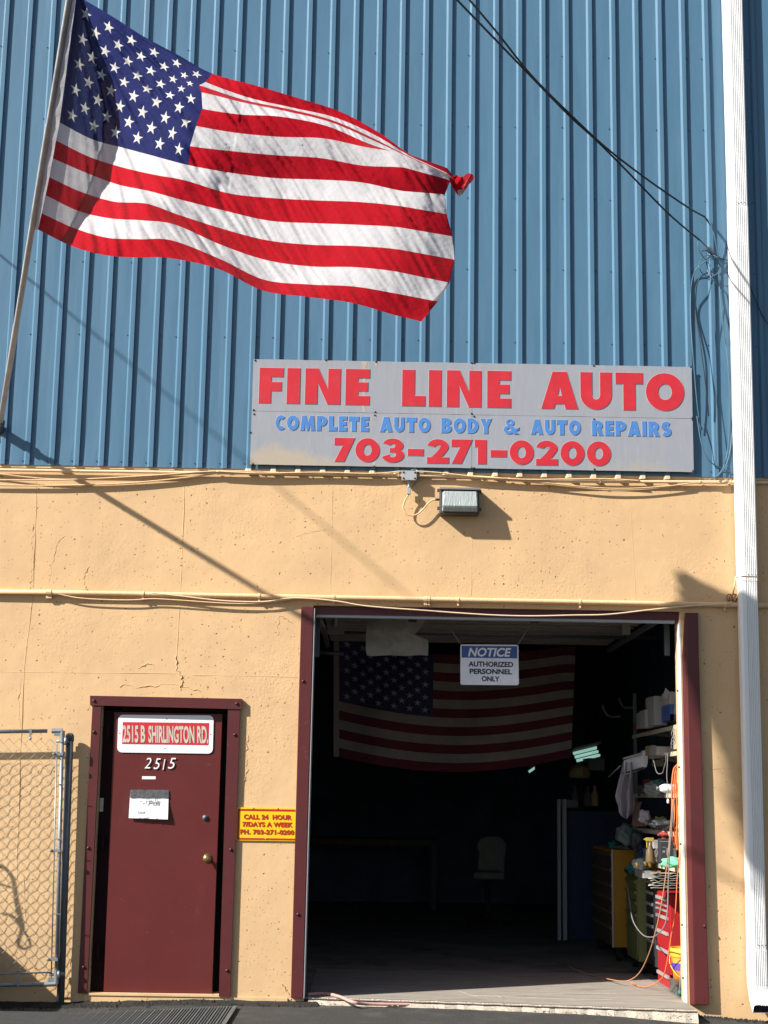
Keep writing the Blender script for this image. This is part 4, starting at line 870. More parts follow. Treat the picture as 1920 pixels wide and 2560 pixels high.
cloth_strip([(1127, 441), (1142, 438), (1152, 442), (1162, 437), (1172, 433), (1180, 435), (1187, 444)], [(1126, 450), (1133, 466), (1141, 476), (1150, 474), (1163, 473), (1172, 462), (1186, 446)], 2.34, M['fred'], .05, .4)
cloth_strip([(1141, 476.5), (1150, 474.5), (1158, 474), (1166, 470.5)], [(1147, 491), (1151, 489), (1157, 485), (1165, 472)], 2.34, M['fwhite'], .03, 2)
cloth_strip([(1124, 444), (1133, 446), (1139, 458), (1143, 474)], [(1123, 452), (1130, 465), (1139, 480), (1147, 491)], 2.38, M['fred'], .03, 4)

# ---------------------------------------------------------------- door signs
AS = thing('address_sign', P(413, 1884, SY), 'white address sign with red panel at the top of the maroon door', 'sign')
def rounded(q, r_px, y0, th):
    (tlx, tly), (trx, try_), (brx, bry), (blx, bly) = q; pts = []
    for (cx, cy), a0 in (((trx-r_px, try_+r_px), 0), ((tlx+r_px, tly+r_px), 90), ((blx+r_px, bly-r_px), 180), ((brx-r_px, bry-r_px), 270)):
        for i in range(6): a_ = math.radians(a0+i*18); pts.append(P(cx+r_px*math.cos(a_), cy-r_px*math.sin(a_), y0))
    mb = MB(); mb.prism(pts, (0, th, 0)); return mb
ay = SY-.008
obj('panel', rounded([(295.5, 1787), (534, 1788.5), (532, 1884), (293, 1881)], 12, ay, .005), M['signw'], AS)
obj('red_field', quadbox([pxz(305, 1860, ay), pxz(521, 1863, ay), pxz(523, 1807.5, ay), pxz(307, 1805, ay)], ay-.0012, ay-.0002), M['signred'], AS)
mb = MB()
for body, x0, x1 in (('2515', 306.5, 346), ('B', 352, 363), ('SHIRLINGTON', 371, 486), ('RD.', 493, 521)):
    text_px(mb, body, (x0, 1854+(x0-306)*.012), (x1, 1854+(x1-306)*.012), 41, ay-.0022, .03)
obj('lettering', mb, M['beige'], AS)
spots('rivet', MB().lathe((0, 0, 0), [(.004, .001), (.004, -.001), (.002, -.003)], 'y', 8), M['text'], [P(*q, ay-.001) for q in [(416, 1796.5), (299, 1833), (526, 1835.5), (412, 1870.5), (320, 1834), (507, 1835)]], AS)
HN = thing('house_number', P(400, 1925, SY), 'white italic house number 2515 under the address sign', 'house number')
for ch, x0, x1, dy in (('2', 361, 378.5, 0), ('5', 384, 402, 1.5), ('1', 406.5, 413.5, 3.5), ('5', 420, 440, .5)):
    mb = MB(); text_px(mb, ch, (x0, 1921+dy), (x1, 1921.5+dy), 27, SY-.006, -.004, shear=.3, depth=.003); obj('numeral', mb, M['signw'], HN)
tag(obj('sticker', quadbox([pxz(355, 1948, SY), pxz(389, 1948, SY), pxz(389.5, 1941, SY), pxz(355.5, 1940.5, SY)], SY-.002, SY-.0005), M['signw']), 'small blank white sticker under the house number', 'sticker')
PN = thing('paper_note', P(372, 2048, SY), 'handwritten paper note taped to the maroon door', 'note')
mb = MB(); vs = []
for i in range(13):
    for j in range(9):
        s, t = i/12, j/8; x = (326+(422-326)*s)*(1-t)+(321.6+(419.5-321.6)*s)*t; y = (1975+1*s)*(1-t)+(2045+3.6*s)*t
        lift = .004+.016*t*t+.010*t*abs(noise.noise(Vector((s*3, t*2, 1))))+.009*s*t*t
        vs.append(P(x, y, SY-lift))
mb.add(vs, [(i*9+j, (i+1)*9+j, (i+1)*9+j+1, i*9+j+1) for i in range(12) for j in range(8)]); obj('sheet', mb, M['paper'], PN, True)
mb = MB(); vs = []
for i in range(13):
    for j in range(4):
        s, t = i/12, j/3; vs.append(P(325.5+97*s+.6*math.sin(i*2), 1974+21*t+s*.8+.4*math.sin(i*1.7), SY-.0066-.002*t-.0015*abs(math.sin(i*1.3))))
mb.add(vs, [(i*4+j, (i+1)*4+j, (i+1)*4+j+1, i*4+j+1) for i in range(12) for j in range(3)]); obj('tape', mb, M['tape'], PN, True)
mb = MB()
for pts in ([(366, 2010), (367, 1998), (373, 1997), (374, 2003), (367, 2004)], [(378, 1999), (378, 2008), (384, 2009), (385, 1999)], [(389, 1997), (389, 2010)], [(393, 1998), (393, 2010)], [(350, 2004), (356, 2004)]):
    mb.tube([P(x, y, SY-.020) for x, y in pts], .0024, 5)
obj('handwriting', mb, M['ink'], PN)
mb = MB()
text_px(mb, 'Knock', (335, 2027), (355, 2027.5), 7, SY-.034, 0); text_px(mb, 'or wait', (334, 2038), (362, 2038.5), 5, SY-.042, 0)
mb.tube([P(376, 2040, SY-.045), (P(380, 2037, SY-.045)), P(384, 2036, SY-.045)], .0012, 5)
obj('handwriting', mb, M['inkl'], PN)
YS = thing('phone_sign', P(662, 2102, 0), 'yellow CALL 24 HOUR sign beside the garage opening', 'sign')
yy = -.012; obj('panel', quadbox([pxz(587, 2101, yy), pxz(738, 2103, yy), pxz(740, 2021, yy), pxz(589, 2018, yy)], yy, -.003), M['yellow'], YS)
mb = MB()
for q in ([(592.5, 2096), (597, 2096), (599, 2022), (594.5, 2022)], [(594.5, 2027), (738, 2029), (738, 2024), (594.5, 2022)], [(592.5, 2099), (737, 2101), (737, 2096.5), (592.5, 2094.5)]):
    mb.prism([P(x, y, yy-.0012) for x, y in q], (0, .001, 0))
obj('border', mb, M['redt'], YS)
mb = MB()
for body, a, b in (('CALL 24  HOUR', (609.5, 2047), (729, 2049)), ('7/DAYS A WEEK', (606, 2065.5), (732, 2067.5)), ('PH. 703-271-0200', (600.5, 2084.5), (735, 2086.5))):
    text_px(mb, body, a, b, 11.5, yy-.0022, .045, space=1.08)
    # slab feet of the lettering
obj('lettering', mb, M['redt'], YS)
spots('nail', sb2, M['yplas'], [P(633, 2021, yy), P(694, 2022, yy), P(665, 2097, yy)], YS)

# ---------------------------------------------------------------- chain-link gate
GT = thing('chain_link_gate', P(40, 2470, -.11), 'galvanised chain link gate swung open flat against the tan wall', 'gate')
gy = -.115; R1 = .0175
tc = P(156, 1827, gy); bc = P(140.5, 2459, gy); lt_ = P(-250, 1832.5, gy); lb_ = P(-250, 2466, gy)
obj('rail', MB().tube([lt_, P(118, 1827.5, gy)], R1*.86, 10), M['galv'], GT, True)
obj('rail', MB().tube([lb_, P(112, 2460.5, gy)], R1*.86, 10), M['galv'], GT, True)
obj('stile', MB().tube([P(155.5, 1845, gy), P(141, 2435, gy)], R1*.8, 10), M['galv'], GT, True)
def corner(pts): return MB().tube(pts, R1*1.08, 12)
mb = corner([P(130, 1827.2, gy), tc]); mb.tube([tc, P(155.5, 1856, gy)], R1*1.08, 12); c = P(146, 1836, gy); mb.box(c.x-.03, c.x+.02, gy-.012, gy+.012, c.z-.012, c.z+.02); obj('corner_elbow', mb, M['galv'], GT)
mb = corner([P(112, 2460.5, gy), bc]); mb.tube([bc, P(141, 2425, gy)], R1*1.08, 12); c = P(130, 2448, gy); mb.box(c.x-.025, c.x+.03, gy-.012, gy+.012, c.z-.02, c.z+.012); obj('corner_elbow', mb, M['galv'], GT)
for (x, y) in ((148, 1885), (141, 2127), (134, 2399)):
    a = P(x, y, gy-.019); mb = MB(); mb.box(a.x-.035, a.x+.03, gy-.022, gy+.022, a.z-.010, a.z+.010); mb.lathe(a+Vector((-.038, -.012, 0)), [(.011, .02), (.011, -.002), (.005, -.008)], 'y', 8); obj('tension_band', mb, M['galv'], GT)
for (x0, y0, y1) in ((77, 1822, 1850), (47, 2428, 2466)):
    a = P(x0, y0, gy-.02); b = P(x0, y1, gy-.02); mb = MB(); mb.box(a.x-.008, a.x+.008, gy-.024, gy-.018, b.z, a.z); mb.lathe(P(x0-1, y1-4 if y1 < 2000 else y0, gy-.024), [(.010, .004), (.010, -.004), (.004, -.008)], 'y', 8); obj('brace_band', mb, M['galv'], GT)
obj('tension_bar', MB().tube([P(142, 1860, gy-.005), P(128, 2448, gy-.005)], .005, 6), M['galv'], GT, True)
obj('brace_rod', MB().tube([P(-250, 2442, gy-.012), P(128, 2431, gy-.012)], .006, 6), M['galv'], GT, True)
for x, y in ((154, 1960), (150, 2097), (146, 2285)):
    obj('wire_tie', MB().tube([P(x-9, y, gy-.018), P(x+6, y+1, gy-.019)], .003, 5), M['galv'], GT)
# woven diamonds
wm = MB(); dm = .0385; zt_, zb_ = P(80, 1847, gy).z, P(80, 2452, gy).z; xr_t, xr_b = P(142, 1860, gy).x, P(128, 2448, gy).x; xl_ = -3.6
nrow = int((zt_-zb_)/dm); ncol = int((xr_t-xl_)/(2*dm))+1
for c_ in range(ncol):
    for ph in (0, 1):
        pts = []
        for r_ in range(nrow+1):
            z = zt_-r_*dm; lean = (xr_b-xr_t)*(zt_-z)/(zt_-zb_); odd = r_ % 2
            pts.append((xr_t-.012-dm-2*dm*c_+lean+(dm*.97 if odd else 0)-(0 if ph == 0 else 0), gy+(.004 if odd else -.004), z))
        if ph: pts = [(2*(xr_t-.012-dm-2*dm*c_+(xr_b-xr_t)*(zt_-p[2])/(zt_-zb_))-p[0], p[1], p[2]) for p in pts]; pts = [(p[0]+(0), p[1], p[2]) for p in pts]
        wm.tube(pts, .00165, 4)
stuff(obj('wire_mesh', wm, M['wire'], GT))
GP = thing('gate_post', P(150, 2517, -.06), 'dark steel gate post with domed cap left of the maroon door', 'post')
ty, by = P(174.5, 1843, -.065), P(150.5, 2522, -.065)
obj('post', MB().tube([by, ty], .0285, 16), M['galvd'], GP, True)
mb = MB(); mb.lathe(ty, [(.033, -.03), (.033, .004), (.030, .016), (.020, .028), (.006, .033)], 'z', 16); obj('cap', mb, M['galvd'], GP, True)
for (x, y) in ((169, 1853), (152, 2434)):
    a = P(x, y, -.065); mb = MB(); mb.lathe(a, [(.034, -.014), (.034, .014)], 'z', 14); mb.tube([a+Vector((-.02, -.045, 0)), a+Vector((-.075, -.05, -.004))], .011, 8); mb.tube([a+Vector((-.005, -.055, -.03)), a+Vector((-.005, -.055, .025))], .012, 8); obj('hinge', mb, M['galv'], GP, True)
# unseen bin and strap, added past the left edge to shadow the wall
BN = thing('shadow_bin', (-3.45, -.75, -.03), 'unseen low bin added beyond the left edge to cast a diagonal shadow', 'bin')
zt = .575; mb = MB(); mb.box(-3.95, -2.965, -.86, -.02, .02, zt-.04); obj('body', mb, M['galvd'], BN, bevel=.01)
mb = MB(); mb.box(-3.98, -2.95, -.90, -.01, zt-.04, zt); obj('lid', mb, M['galv'], BN, bevel=.01)
STR = thing('shadow_strap', (-3.35, -.25, 2.0), 'unseen strap shape added left of the gate to cast a looped shadow', 'strap')
dd = .27; sh = Vector((SUN.x, SUN.y, SUN.z))*(dd/SUN.y)  # strap outline is the wanted wall shadow, moved back towards the sun
def ribbon(pxs, wpx):
    mb = MB(); L_ = []
    q = catmull([Vector((x, y, 0)) for x, y in pxs], 6)
    for i, p in enumerate(q):
        t = (q[min(i+1, len(q)-1)]-q[max(i-1, 0)]).normalized(); nn = Vector((-t.y, t.x, 0))*wpx[min(len(wpx)-1, int(i/6))]/2
        a, b = P((p+nn).x, (p+nn).y, 0)-sh, P((p-nn).x, (p-nn).y, 0)-sh
        L_.append([a, b, b+Vector((0, .004, 0)), a+Vector((0, .004, 0))])
    mb.loft(L_, True, True); return mb
obj('webbing', ribbon([(-50, 2100), (-12, 2158), (14, 2172), (34, 2200), (42, 2250), (53, 2300), (58, 2330)], [10, 10, 9, 10, 12, 12]), M['dark'], STR)
obj('loop', ribbon([(56, 2325), (50, 2345), (47, 2362), (54, 2371), (66, 2373), (77, 2366), (73, 2348), (62, 2330)], [8, 8, 7, 5, 5, 5, 5]), M['dark'], STR)
obj('tail', ribbon([(8, 2287), (26, 2289), (42, 2300), (54, 2320)], [5, 7, 8]), M['dark'], STR)
obj('webbing', ribbon([(-14, 2205), (4, 2212), (30, 2220)], [7, 5, 4]), M['dark'], STR)

# ---------------------------------------------------------------- ground bits
MT = thing('rubber_mat', P(300, 2560, 0), 'grey ribbed rubber mat on the asphalt at lower left', 'mat')
mz = -.003; e0 = PZ(0, 2530, mz); e1 = PZ(165, 2536, mz); e2 = PZ(593, 2517, mz); e3 = PZ(598, 2560, mz)
mx0, mx1 = -3.4, e2.x
def backy(x): return e0.y if x < e1.x else e1.y+(e2.y-e1.y)*(x-e1.x)/(e2.x-e1.x)
xs_ = [mx0+(mx1-mx0)*i/24 for i in range(25)]
mb = MB(); mb.loft([[(x, backy(x), mz-.02+gz(x, -.5)*0), (x, backy(x), mz), (x, -1.7, mz-.004), (x, -1.7, mz-.03)] for x in xs_], True, True); obj('base', mb, M['dark'], MT)
mb = MB(); x = mx0+.01; i = 0
while x < mx1-.03:
    w_ = .0085 if i % 3 else .013; y0 = backy(x)-.012
    mb.hexa([(x, y0-1.1, mz-.002), (x+w_, y0-1.1, mz-.002), (x+w_, y0, mz-.001), (x, y0, mz-.001)], [(x+.001, y0-1.1, mz+.008), (x+w_-.001, y0-1.1, mz+.008), (x+w_-.001, y0, mz+.009), (x+.001, y0, mz+.009)]); x += w_+.010; i += 1
stuff(obj('ribs', mb, M['mat'], MT))
mb = MB(); mb.box(mx1-.03, mx1, -1.7, backy(mx1), mz, mz+.007); obj('edge_strip', mb, M['mat'], MT)
# loose dirt along the wall foot
mb = MB(); random.seed(3)
for i in range(2600):
    x = random.uniform(-3.2, -.35) if i < 2300 else random.uniform(2.35, 3.2); sp = .10 if x < -1.7 else .06
    y = -abs(random.gauss(0, sp))-.012; s_ = random.uniform(.003, .011)*(1 if random.random() < .93 else 1.8); z = gz(x, y)+.002+max(0, .016+y*.12 if x < -1.0 else .004)
    c = Vector((x, y, z)); a_ = random.random()*6; v = [c+Vector((math.cos(a_+k*2.1)*s_, math.sin(a_+k*2.1)*s_, -.002)) for k in range(3)]+[c+Vector((0, 0, s_*.9))]
    mb.add(v, [(0, 1, 3), (1, 2, 3), (2, 0, 3)])
tag(obj('gravel_dirt', mb, M['debris']), 'dark loose dirt and grit along the foot of the wall', 'dirt', kind='stuff')
mb = MB(); xs_ = [-6+i*.06 for i in range(95)]
mb.loft([[(x, .0-.001, gz(x, 0)+.022+.012*noise.noise(Vector((x*9, 0, 0)))), (x, -.09+.03*noise.noise(Vector((x*6, 4, 0))), gz(x, -.1)+.010+.006*noise.noise(Vector((x*14, 2, 0)))), (x, -.19+.05*noise.noise(Vector((x*3, 8, 0))), gz(x, -.2)-.006)] for x in xs_], False, False)
tag(obj('dirt_bank', mb, M['debris'], None, True), 'bank of black dirt heaped against the wall foot left of the garage', 'dirt', kind='stuff')
mb = MB(); random.seed(5)
for i in range(420):
    t = random.random(); j = int(t*59); x, y = edge[j]; x += random.uniform(-.02, .02); y += random.uniform(-.03, .07); s_ = random.uniform(.002, .008); c = Vector((x, y, FZ-.002 if y > edge[j][1]+.01 else .0)); a_ = random.random()*6
    v = [c+Vector((math.cos(a_+k*2.1)*s_*1.4, math.sin(a_+k*2.1)*s_, 0)) for k in range(3)]+[c+Vector((0, 0, s_))]; mb.add(v, [(0, 1, 3), (1, 2, 3), (2, 0, 3)])
tag(obj('concrete_crumbs', mb, M['stone']), 'pale crumbs of broken concrete along the garage threshold', 'rubble', kind='stuff')
q = [PZ(770, 2486, .045), PZ(812, 2484, .045), PZ(850, 2492, .045), PZ(885, 2506, .03), PZ(930, 2510, .012), PZ(1100, 2512, .008), PZ(1300, 2517, .006), PZ(1480, 2522, .002)]
mb = MB(); mb.tube(catmull(q, 8), .0115, 10); tag(obj('hose', mb, M['pinkh'], None, True), 'faded pink hose lying along the garage threshold', 'hose')

# ================================================================== INSIDE THE GARAGE
# raised sectional door under the ceiling
OD = thing('overhead_door', (1.0, 1.6, 2.95), 'raised sectional garage door stored flat under the ceiling', 'garage door')
for i in range(5):
    y0 = .30+i*.56; z = 2.96 if i else 2.93; mb = MB(); mb.box(GX0+.05, 2.25, y0, y0+.54, z, z+.04)
    for q in (.10, .27, .44): mb.box(GX0+.05, 2.25, y0+q, y0+q+.03, z-.022, z-.001)
    obj('door_section', mb, M['door_in'], OD, bevel=.004)
for x in (GX0+.02, 2.30):
    mb = MB(); mb.box(x-.02, x+.02, .22, 3.3, 2.90, 2.935); obj('track', mb, M['galv'], OD)
    mb = MB(); mb.box(x-.02, x+.02, .30, .34, 2.6, 2.9) if x > 0 else mb.box(x-.02, x+.02, .36, .42, 2.55, 2.9); obj('track', mb, M['galvd'], OD)
for px, py in ((1030, 1551), (1335, 1553)):
    c = P(px, py, .5); mb = MB(); mb.box(c.x-.03, c.x+.035, .46, .5, c.z-.015, c.z+.018); obj('door_hinge', mb, M['blackm'], OD)
for (x0, x1) in ((820, 860), (1556, 1576)):
    mb = MB(); a = P(x0, 1552, .7); b = P(x1, 1586, .7); mb.box(a.x, b.x, .7, .74, b.z, a.z); obj('bracket', mb, M['door_in'], OD)
mb = MB(); mb.tube([P(783, 1575, 2.2), P(1640, 1592, 2.2)], .03, 10); obj('spring_shaft', mb, M['galvd'], OD, True)
mb = MB(); mb.tube([P(790, 1535, .5), P(820, 1580, .8)], .012, 6); mb.tube([P(840, 1535, .5), P(836, 1575, .8)], .02, 6); obj('strut', mb, M['door_in'], OD, True)
tag(obj('wall_pipe', MB().tube([P(780, 1630, 2.4), P(860, 1634, 2.4)], .02, 8), M['galvd'], None, True), 'short grey pipe on the left inner wall beside the hanging flag', 'pipe')
# crumpled paper hanging
mb = MB(); prof = [(915, 918, 1062), (1545, 0, 0)]
rows = [(1528, 922, 1066), (1550, 922, 1063), (1562, 917, 1058), (1575, 917, 1046), (1586, 915, 1038), (1592, 914, 1052), (1600, 915, 1070), (1618, 914, 1071), (1630, 915, 1070), (1639, 918, 1070)]
vs = []
for j, (y, a_, b_) in enumerate(rows):
    for i in range(15): x = a_+(b_-a_)*i/14; vs.append(P(x, y+1.0*math.sin(i*.9), .62+.03*noise.noise(Vector((i*.35, j*.5, 3)))+.02*noise.noise(Vector((i*1.1, j*1.3, 1)))))
mb.add(vs, [(j*15+i, (j+1)*15+i, (j+1)*15+i+1, j*15+i+1) for j in range(len(rows)-1) for i in range(14)])
o = obj('hanging_sheet', mb, mat('dusty_paper', (.30, .28, .25), .9, var=.12, vscale=12, bump=.4, bscale=18), None, True); tag(o, 'torn crumpled paper sheet hanging from the raised garage door', 'sheet')
# second flag
F2 = thing('indoor_flag', P(1140, 1925, 3.4), 'dim American flag hung flat inside the dark garage', 'flag')
def f2(u, v, off=0):
    tl2, tr2, bl2, br2 = (848, 1590), (1439, 1618), (848, 1892), (1428, 1893)
    top_sag = 30*math.sin(math.pi*u)**1.0*.6-38*u*0; bot_sag = 38*math.sin(math.pi*u)
    x = (tl2[0]+(tr2[0]-tl2[0])*u)*(1-v)+(bl2[0]+(br2[0]-bl2[0])*u)*v
    yt = 1590+(1618-1590)*u+34*math.sin(math.pi*min(1, u*1.05))*1.0-0*u; yb = 1892+38*math.sin(math.pi*u)**.9 if 0 < u < 1 else 1892
    y = yt*(1-v)+yb*v
    return P(x, y, 3.4+.05*math.sin(u*13+v*3)+.03*noise.noise(Vector((u*9, v*5, 0)))-off)
for k in range(13):
    u0 = .4 if k < 7 else 0; nu = int(60*(1-u0)); vs = [f2(u0+(1-u0)*i/nu, (k+j/2)/13) for i in range(nu+1) for j in range(3)]
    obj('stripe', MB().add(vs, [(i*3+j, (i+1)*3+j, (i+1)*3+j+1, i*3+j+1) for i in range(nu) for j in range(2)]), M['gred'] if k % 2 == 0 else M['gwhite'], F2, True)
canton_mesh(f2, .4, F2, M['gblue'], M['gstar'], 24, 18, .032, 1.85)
vs = []
for j in range(21):
    v = j/20; a = f2(0, v); vs += [a, P(834+6*0, 1592+300*v, 3.4)]
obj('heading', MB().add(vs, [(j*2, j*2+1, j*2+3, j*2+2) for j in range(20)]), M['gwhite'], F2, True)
# notice sign
NS = thing('notice_sign', P(1224, 1714, .5), 'white and blue NOTICE sign hanging in the garage opening', 'sign')
ny = .42; obj('panel', rounded([(1151, 1611), (1296, 1612), (1297, 1713), (1151, 1712)], 5, ny, .004), mat('notice_white', (.80, .81, .88), .5, bump=0), NS)
obj('blue_band', quadbox([pxz(1154, 1644, ny), pxz(1293, 1646, ny), pxz(1293, 1615.5, ny), pxz(1154, 1614.5, ny)], ny-.0015, ny-.0003), M['noticeb'], NS)
mb = MB(); text_px(mb, 'NOTICE', (1170, 1640), (1278, 1641), 21, ny-.0025, .03, shear=.22); obj('white_lettering', mb, M['signw'], NS)
mb = MB()
for body, a, b in (('AUTHORIZED', (1171, 1665.5), (1283, 1667.5)), ('PERSONNEL', (1174, 1684), (1280, 1685.5)), ('ONLY', (1204, 1702.5), (1249, 1703.5))): text_px(mb, body, a, b, 12.5, ny-.0012, .035)
obj('black_lettering', mb, M['text'], NS)
for a, b in (((1116, 1556), (1152, 1611)), ((1331, 1556), (1294, 1612))): obj('chain', MB().tube([P(*a, ny), P(*b, ny)], .0035, 6), M['greyc'], NS, True)
# fluorescent lights
def flu(corner_px, length, y, ang, label, ntube=3, dz=13):
    x0, y0 = corner_px; t = thing('fluorescent_light', P(x0+length/2, y0, y), label, 'light')
    sl_ = math.tan(math.radians(ang))
    mb = MB(); a, b = P(x0, y0-8, y), P(x0+length, y0-8-length*sl_, y); c = Vector((0, .5, -.02)); mb.prism([a, b, b+c, a+c], (0, 0, .03)); obj('housing', mb, M['cboard'], t)
    for k in range(ntube):
        dx = k*length*.06; q = MB(); q.tube([P(x0+dx, y0+k*dz, y+.1*k), P(x0+length*.85+dx, y0+k*dz-length*.85*sl_, y+.1*k)], .017, 8); obj('tube', q, M['tube'], t, True)
        q = MB(); e = P(x0+length*.85+dx, y0+k*dz-length*.85*sl_, y+.1*k); q.lathe(e, [(.03, -.004), (.03, .05)], 'x', 8); obj('end_cap', q, M['dark'], t)
flu((1433, 1884), 70, 5.6, 14, 'bright fluorescent light with several pale green tubes above the blue locker', 3, 9)
flu((1322, 1930), 18, 9.5, 35, 'small distant fluorescent light below the hanging flag', 1, 8)
# shelving unit
SH = thing('shelving_unit', (2.6, 1.4, 0), 'cream steel shelving full of clutter along the right garage wall', 'shelf')
X0, X1 = 2.385, 2.82
def shelf(z, y0=.34, y1=2.5):
    mb = MB(); mb.box(X0+.004, X1, y0, y1, z-.006, z); mb.box(X0, X0+.004, y0, y1, z-.032, z+.002); mb.box(X0, X1, y0-.004, y0, z-.032, z+.002)
    for k in range(3): mb.add([(X0+.006, y0+.1+k*.7, z-.007), (X1, y0+.1+k*.7, z-.007), (X1, y0+.1+k*.7, z-.08)], [(0, 1, 2)])
    obj('shelf_board', mb, M['cream'], SH)
ZS = [P(1700, 1812, .4).z, P(1704, 1878, .4).z, P(1706, 1984, .4).z, P(1710, 2083, .4).z, P(1714, 2172, .4).z]
shelf(ZS[0], .34, 2.5); shelf(ZS[1], .34, 1.9); shelf(ZS[2], .34, 2.5); shelf(ZS[3], .34, 2.5); shelf(ZS[4], .34, 1.45)
for y in (.36, 2.46):
    for x in (X0+.02, X1-.02):
        if x < 2.5 and y < 1: continue
        mb = MB(); mb.box(x-.015, x+.015, y-.015, y+.015, FZ, 2.45); obj('upright', mb, M['galvd'], SH)
def bpx(name, m, x0, y0, x1, y1, yd, dep, label, cat, group=None, bev=.003):
    a, b = P(x0, y0, yd), P(x1, y1, yd); mb = MB(); mb.box(a.x, b.x, yd, yd+dep, b.z, a.z); return obj(name, mb, m, None, False, bev) if label is None else tag(obj(name, mb, m, None, False, bev), label, cat, group)
# boxes on the top shelf
def carton(x0, y0, x1, y1, yd, dep, label, m=None, flap=False, band=False, group='boxes on the garage shelves'):
    a, b = P(x0, y0, yd), P(x1, y1, yd); t = thing('cardboard_box', ((a.x+b.x)/2, yd+dep/2, b.z), label, 'box', group)
    mb = MB(); mb.box(a.x, b.x, yd, yd+dep, b.z, a.z); obj('carton', mb, m or M['cboard'], t, bevel=.002)
    mb = MB(); mb.box(a.x-.0005, b.x+.0005, yd+dep*.46, yd+dep*.54, a.z, a.z+.001); mb.box((a.x+b.x)/2-.012, (a.x+b.x)/2+.012, yd-.001, yd-.0002, a.z-.05, a.z); obj('packing_tape', mb, M['kraft'], t)
    if flap:
        mb = MB(); mb.prism([(a.x, yd, a.z), (a.x-.035, yd-.01, a.z+.03), (a.x-.055, yd-.01, a.z-.035), (a.x-.02, yd, a.z-.06)], (0, .004, 0)); obj('flap', mb, M['cboard'], t)
    if band:
        mb = MB(); mb.box(a.x-.002, a.x+.03, yd-.002, yd+dep, b.z, a.z-.10); mb.box(a.x, b.x, yd-.002, yd-.0003, b.z, b.z+.05); obj('blue_print', mb, M['noticeb'], t)
        xm = (a.x+b.x)/2+.012; q = MB()
        for (u0, u1, v0, v1) in ((-.045, .045, .155, .157), (-.045, .045, .118, .120), (-.045, -.043, .12, .155), (.043, .045, .12, .155)): q.box(xm+u0, xm+u1, yd-.0025, yd-.001, b.z+v0, b.z+v1)
        obj('label_outline', q, M['noticeb'], t)
    return t
z1 = ZS[0]
carton(1674, 1729, 1716, 1802, .60, .35, 'white and blue open-topped carton nearest the guard on the top shelf', flap=True, band=True)
carton(1635, 1740, 1668, 1813, 1.0, .4, 'tall plain white carton in the middle of the top shelf')
carton(1612, 1774, 1634, 1819, 1.3, .25, 'small white carton with a tall carton behind it on the top shelf')
carton(1602, 1780, 1612, 1820, 1.7, .25, 'narrow grey-white carton at the far end of the top shelf')
carton(1626, 1741, 1634, 1782, 1.45, .2, 'slim pale carton standing behind the small white one on the top shelf')
bpx('wood_block', M['wood'], 1690, 1811, 1712, 1873, .45, .12, 'weathered wood block standing on the second shelf next to the guard', 'wood block')
carton(1641, 1866, 1694, 1888, .8, .3, 'low white carton lying on the second shelf beside the wood block')
carton(1629, 1863, 1641, 1888, 1.25, .3, 'brownish carton at the far end of the second shelf', M['kraft'])
# paper-roll dispenser & towel
PD = thing('towel_dispenser', P(1590, 1925, 1.7), 'pale plastic roll dispenser fixed to the end of the second shelf', 'dispenser')
yd = 1.65
mb = MB(); mb.prism([P(1560, 1901, yd), P(1612, 1884, yd), P(1612, 1922, yd), P(1560, 1938, yd)], (0, .02, 0)); obj('back', mb, M['paper'], PD)
for (ya, yb, yc, ye) in ((1890, 1875, 1883, 1899), (1928, 1912, 1919, 1935)):
    mb = MB(); mb.prism([P(1559, ya+4, yd-.02), P(1611, yb+4, yd-.02), P(1611, yc+4, yd-.02), P(1559, ye+0, yd-.02)], (0, .06, 0)); obj('roller_bar', mb, M['blackm'] if ya > 1900 else M['greybox'], PD)
mb = MB(); mb.prism([P(1607, 1877, yd-.03), P(1616, 1875, yd-.03), P(1620, 1886, yd-.03), P(1620, 1906, yd-.03), P(1617, 1918, yd-.03), P(1608, 1918, yd-.03)], (0, .10, 0)); obj('end_bracket', mb, M['signw'], PD, bevel=.004)
prof = [(1905, 1556, 1582), (1925, 1553, 1584), (1950, 1547, 1583), (1975, 1541, 1584), (1990, 1538, 1584), (2005, 1541, 1587), (2015, 1545, 1586), (2030, 1547, 1583), (2040, 1553, 1577), (2047, 1564, 1569)]
vs = []; N_ = 17
for j, (y, a_, b_) in enumerate(prof):
    for i in range(N_): t = i/(N_-1); vs.append(P(a_+(b_-a_)*t, y+3*noise.noise(Vector((i*.4, j, 0))), 1.66+.05*math.sin(t*13+j*.3)+.02*math.sin(t*29+j*.9)+.02*noise.noise(Vector((i*.5, j*.8, 4)))))
mb = MB(); mb.add(vs, [(j*N_+i, (j+1)*N_+i, (j+1)*N_+i+1, j*N_+i+1) for j in range(len(prof)-1) for i in range(N_-1)])
tag(obj('towel', mb, M['towel'], None, True), 'pale towel hanging in folds from the roll dispenser', 'towel')
tag(obj('metal_rod', MB().tube([P(1521, 1943, 2.2), P(1551, 1914, 2.0)], .006, 6), M['silver'], None, True), 'thin bright rod slanting left of the towel', 'rod')
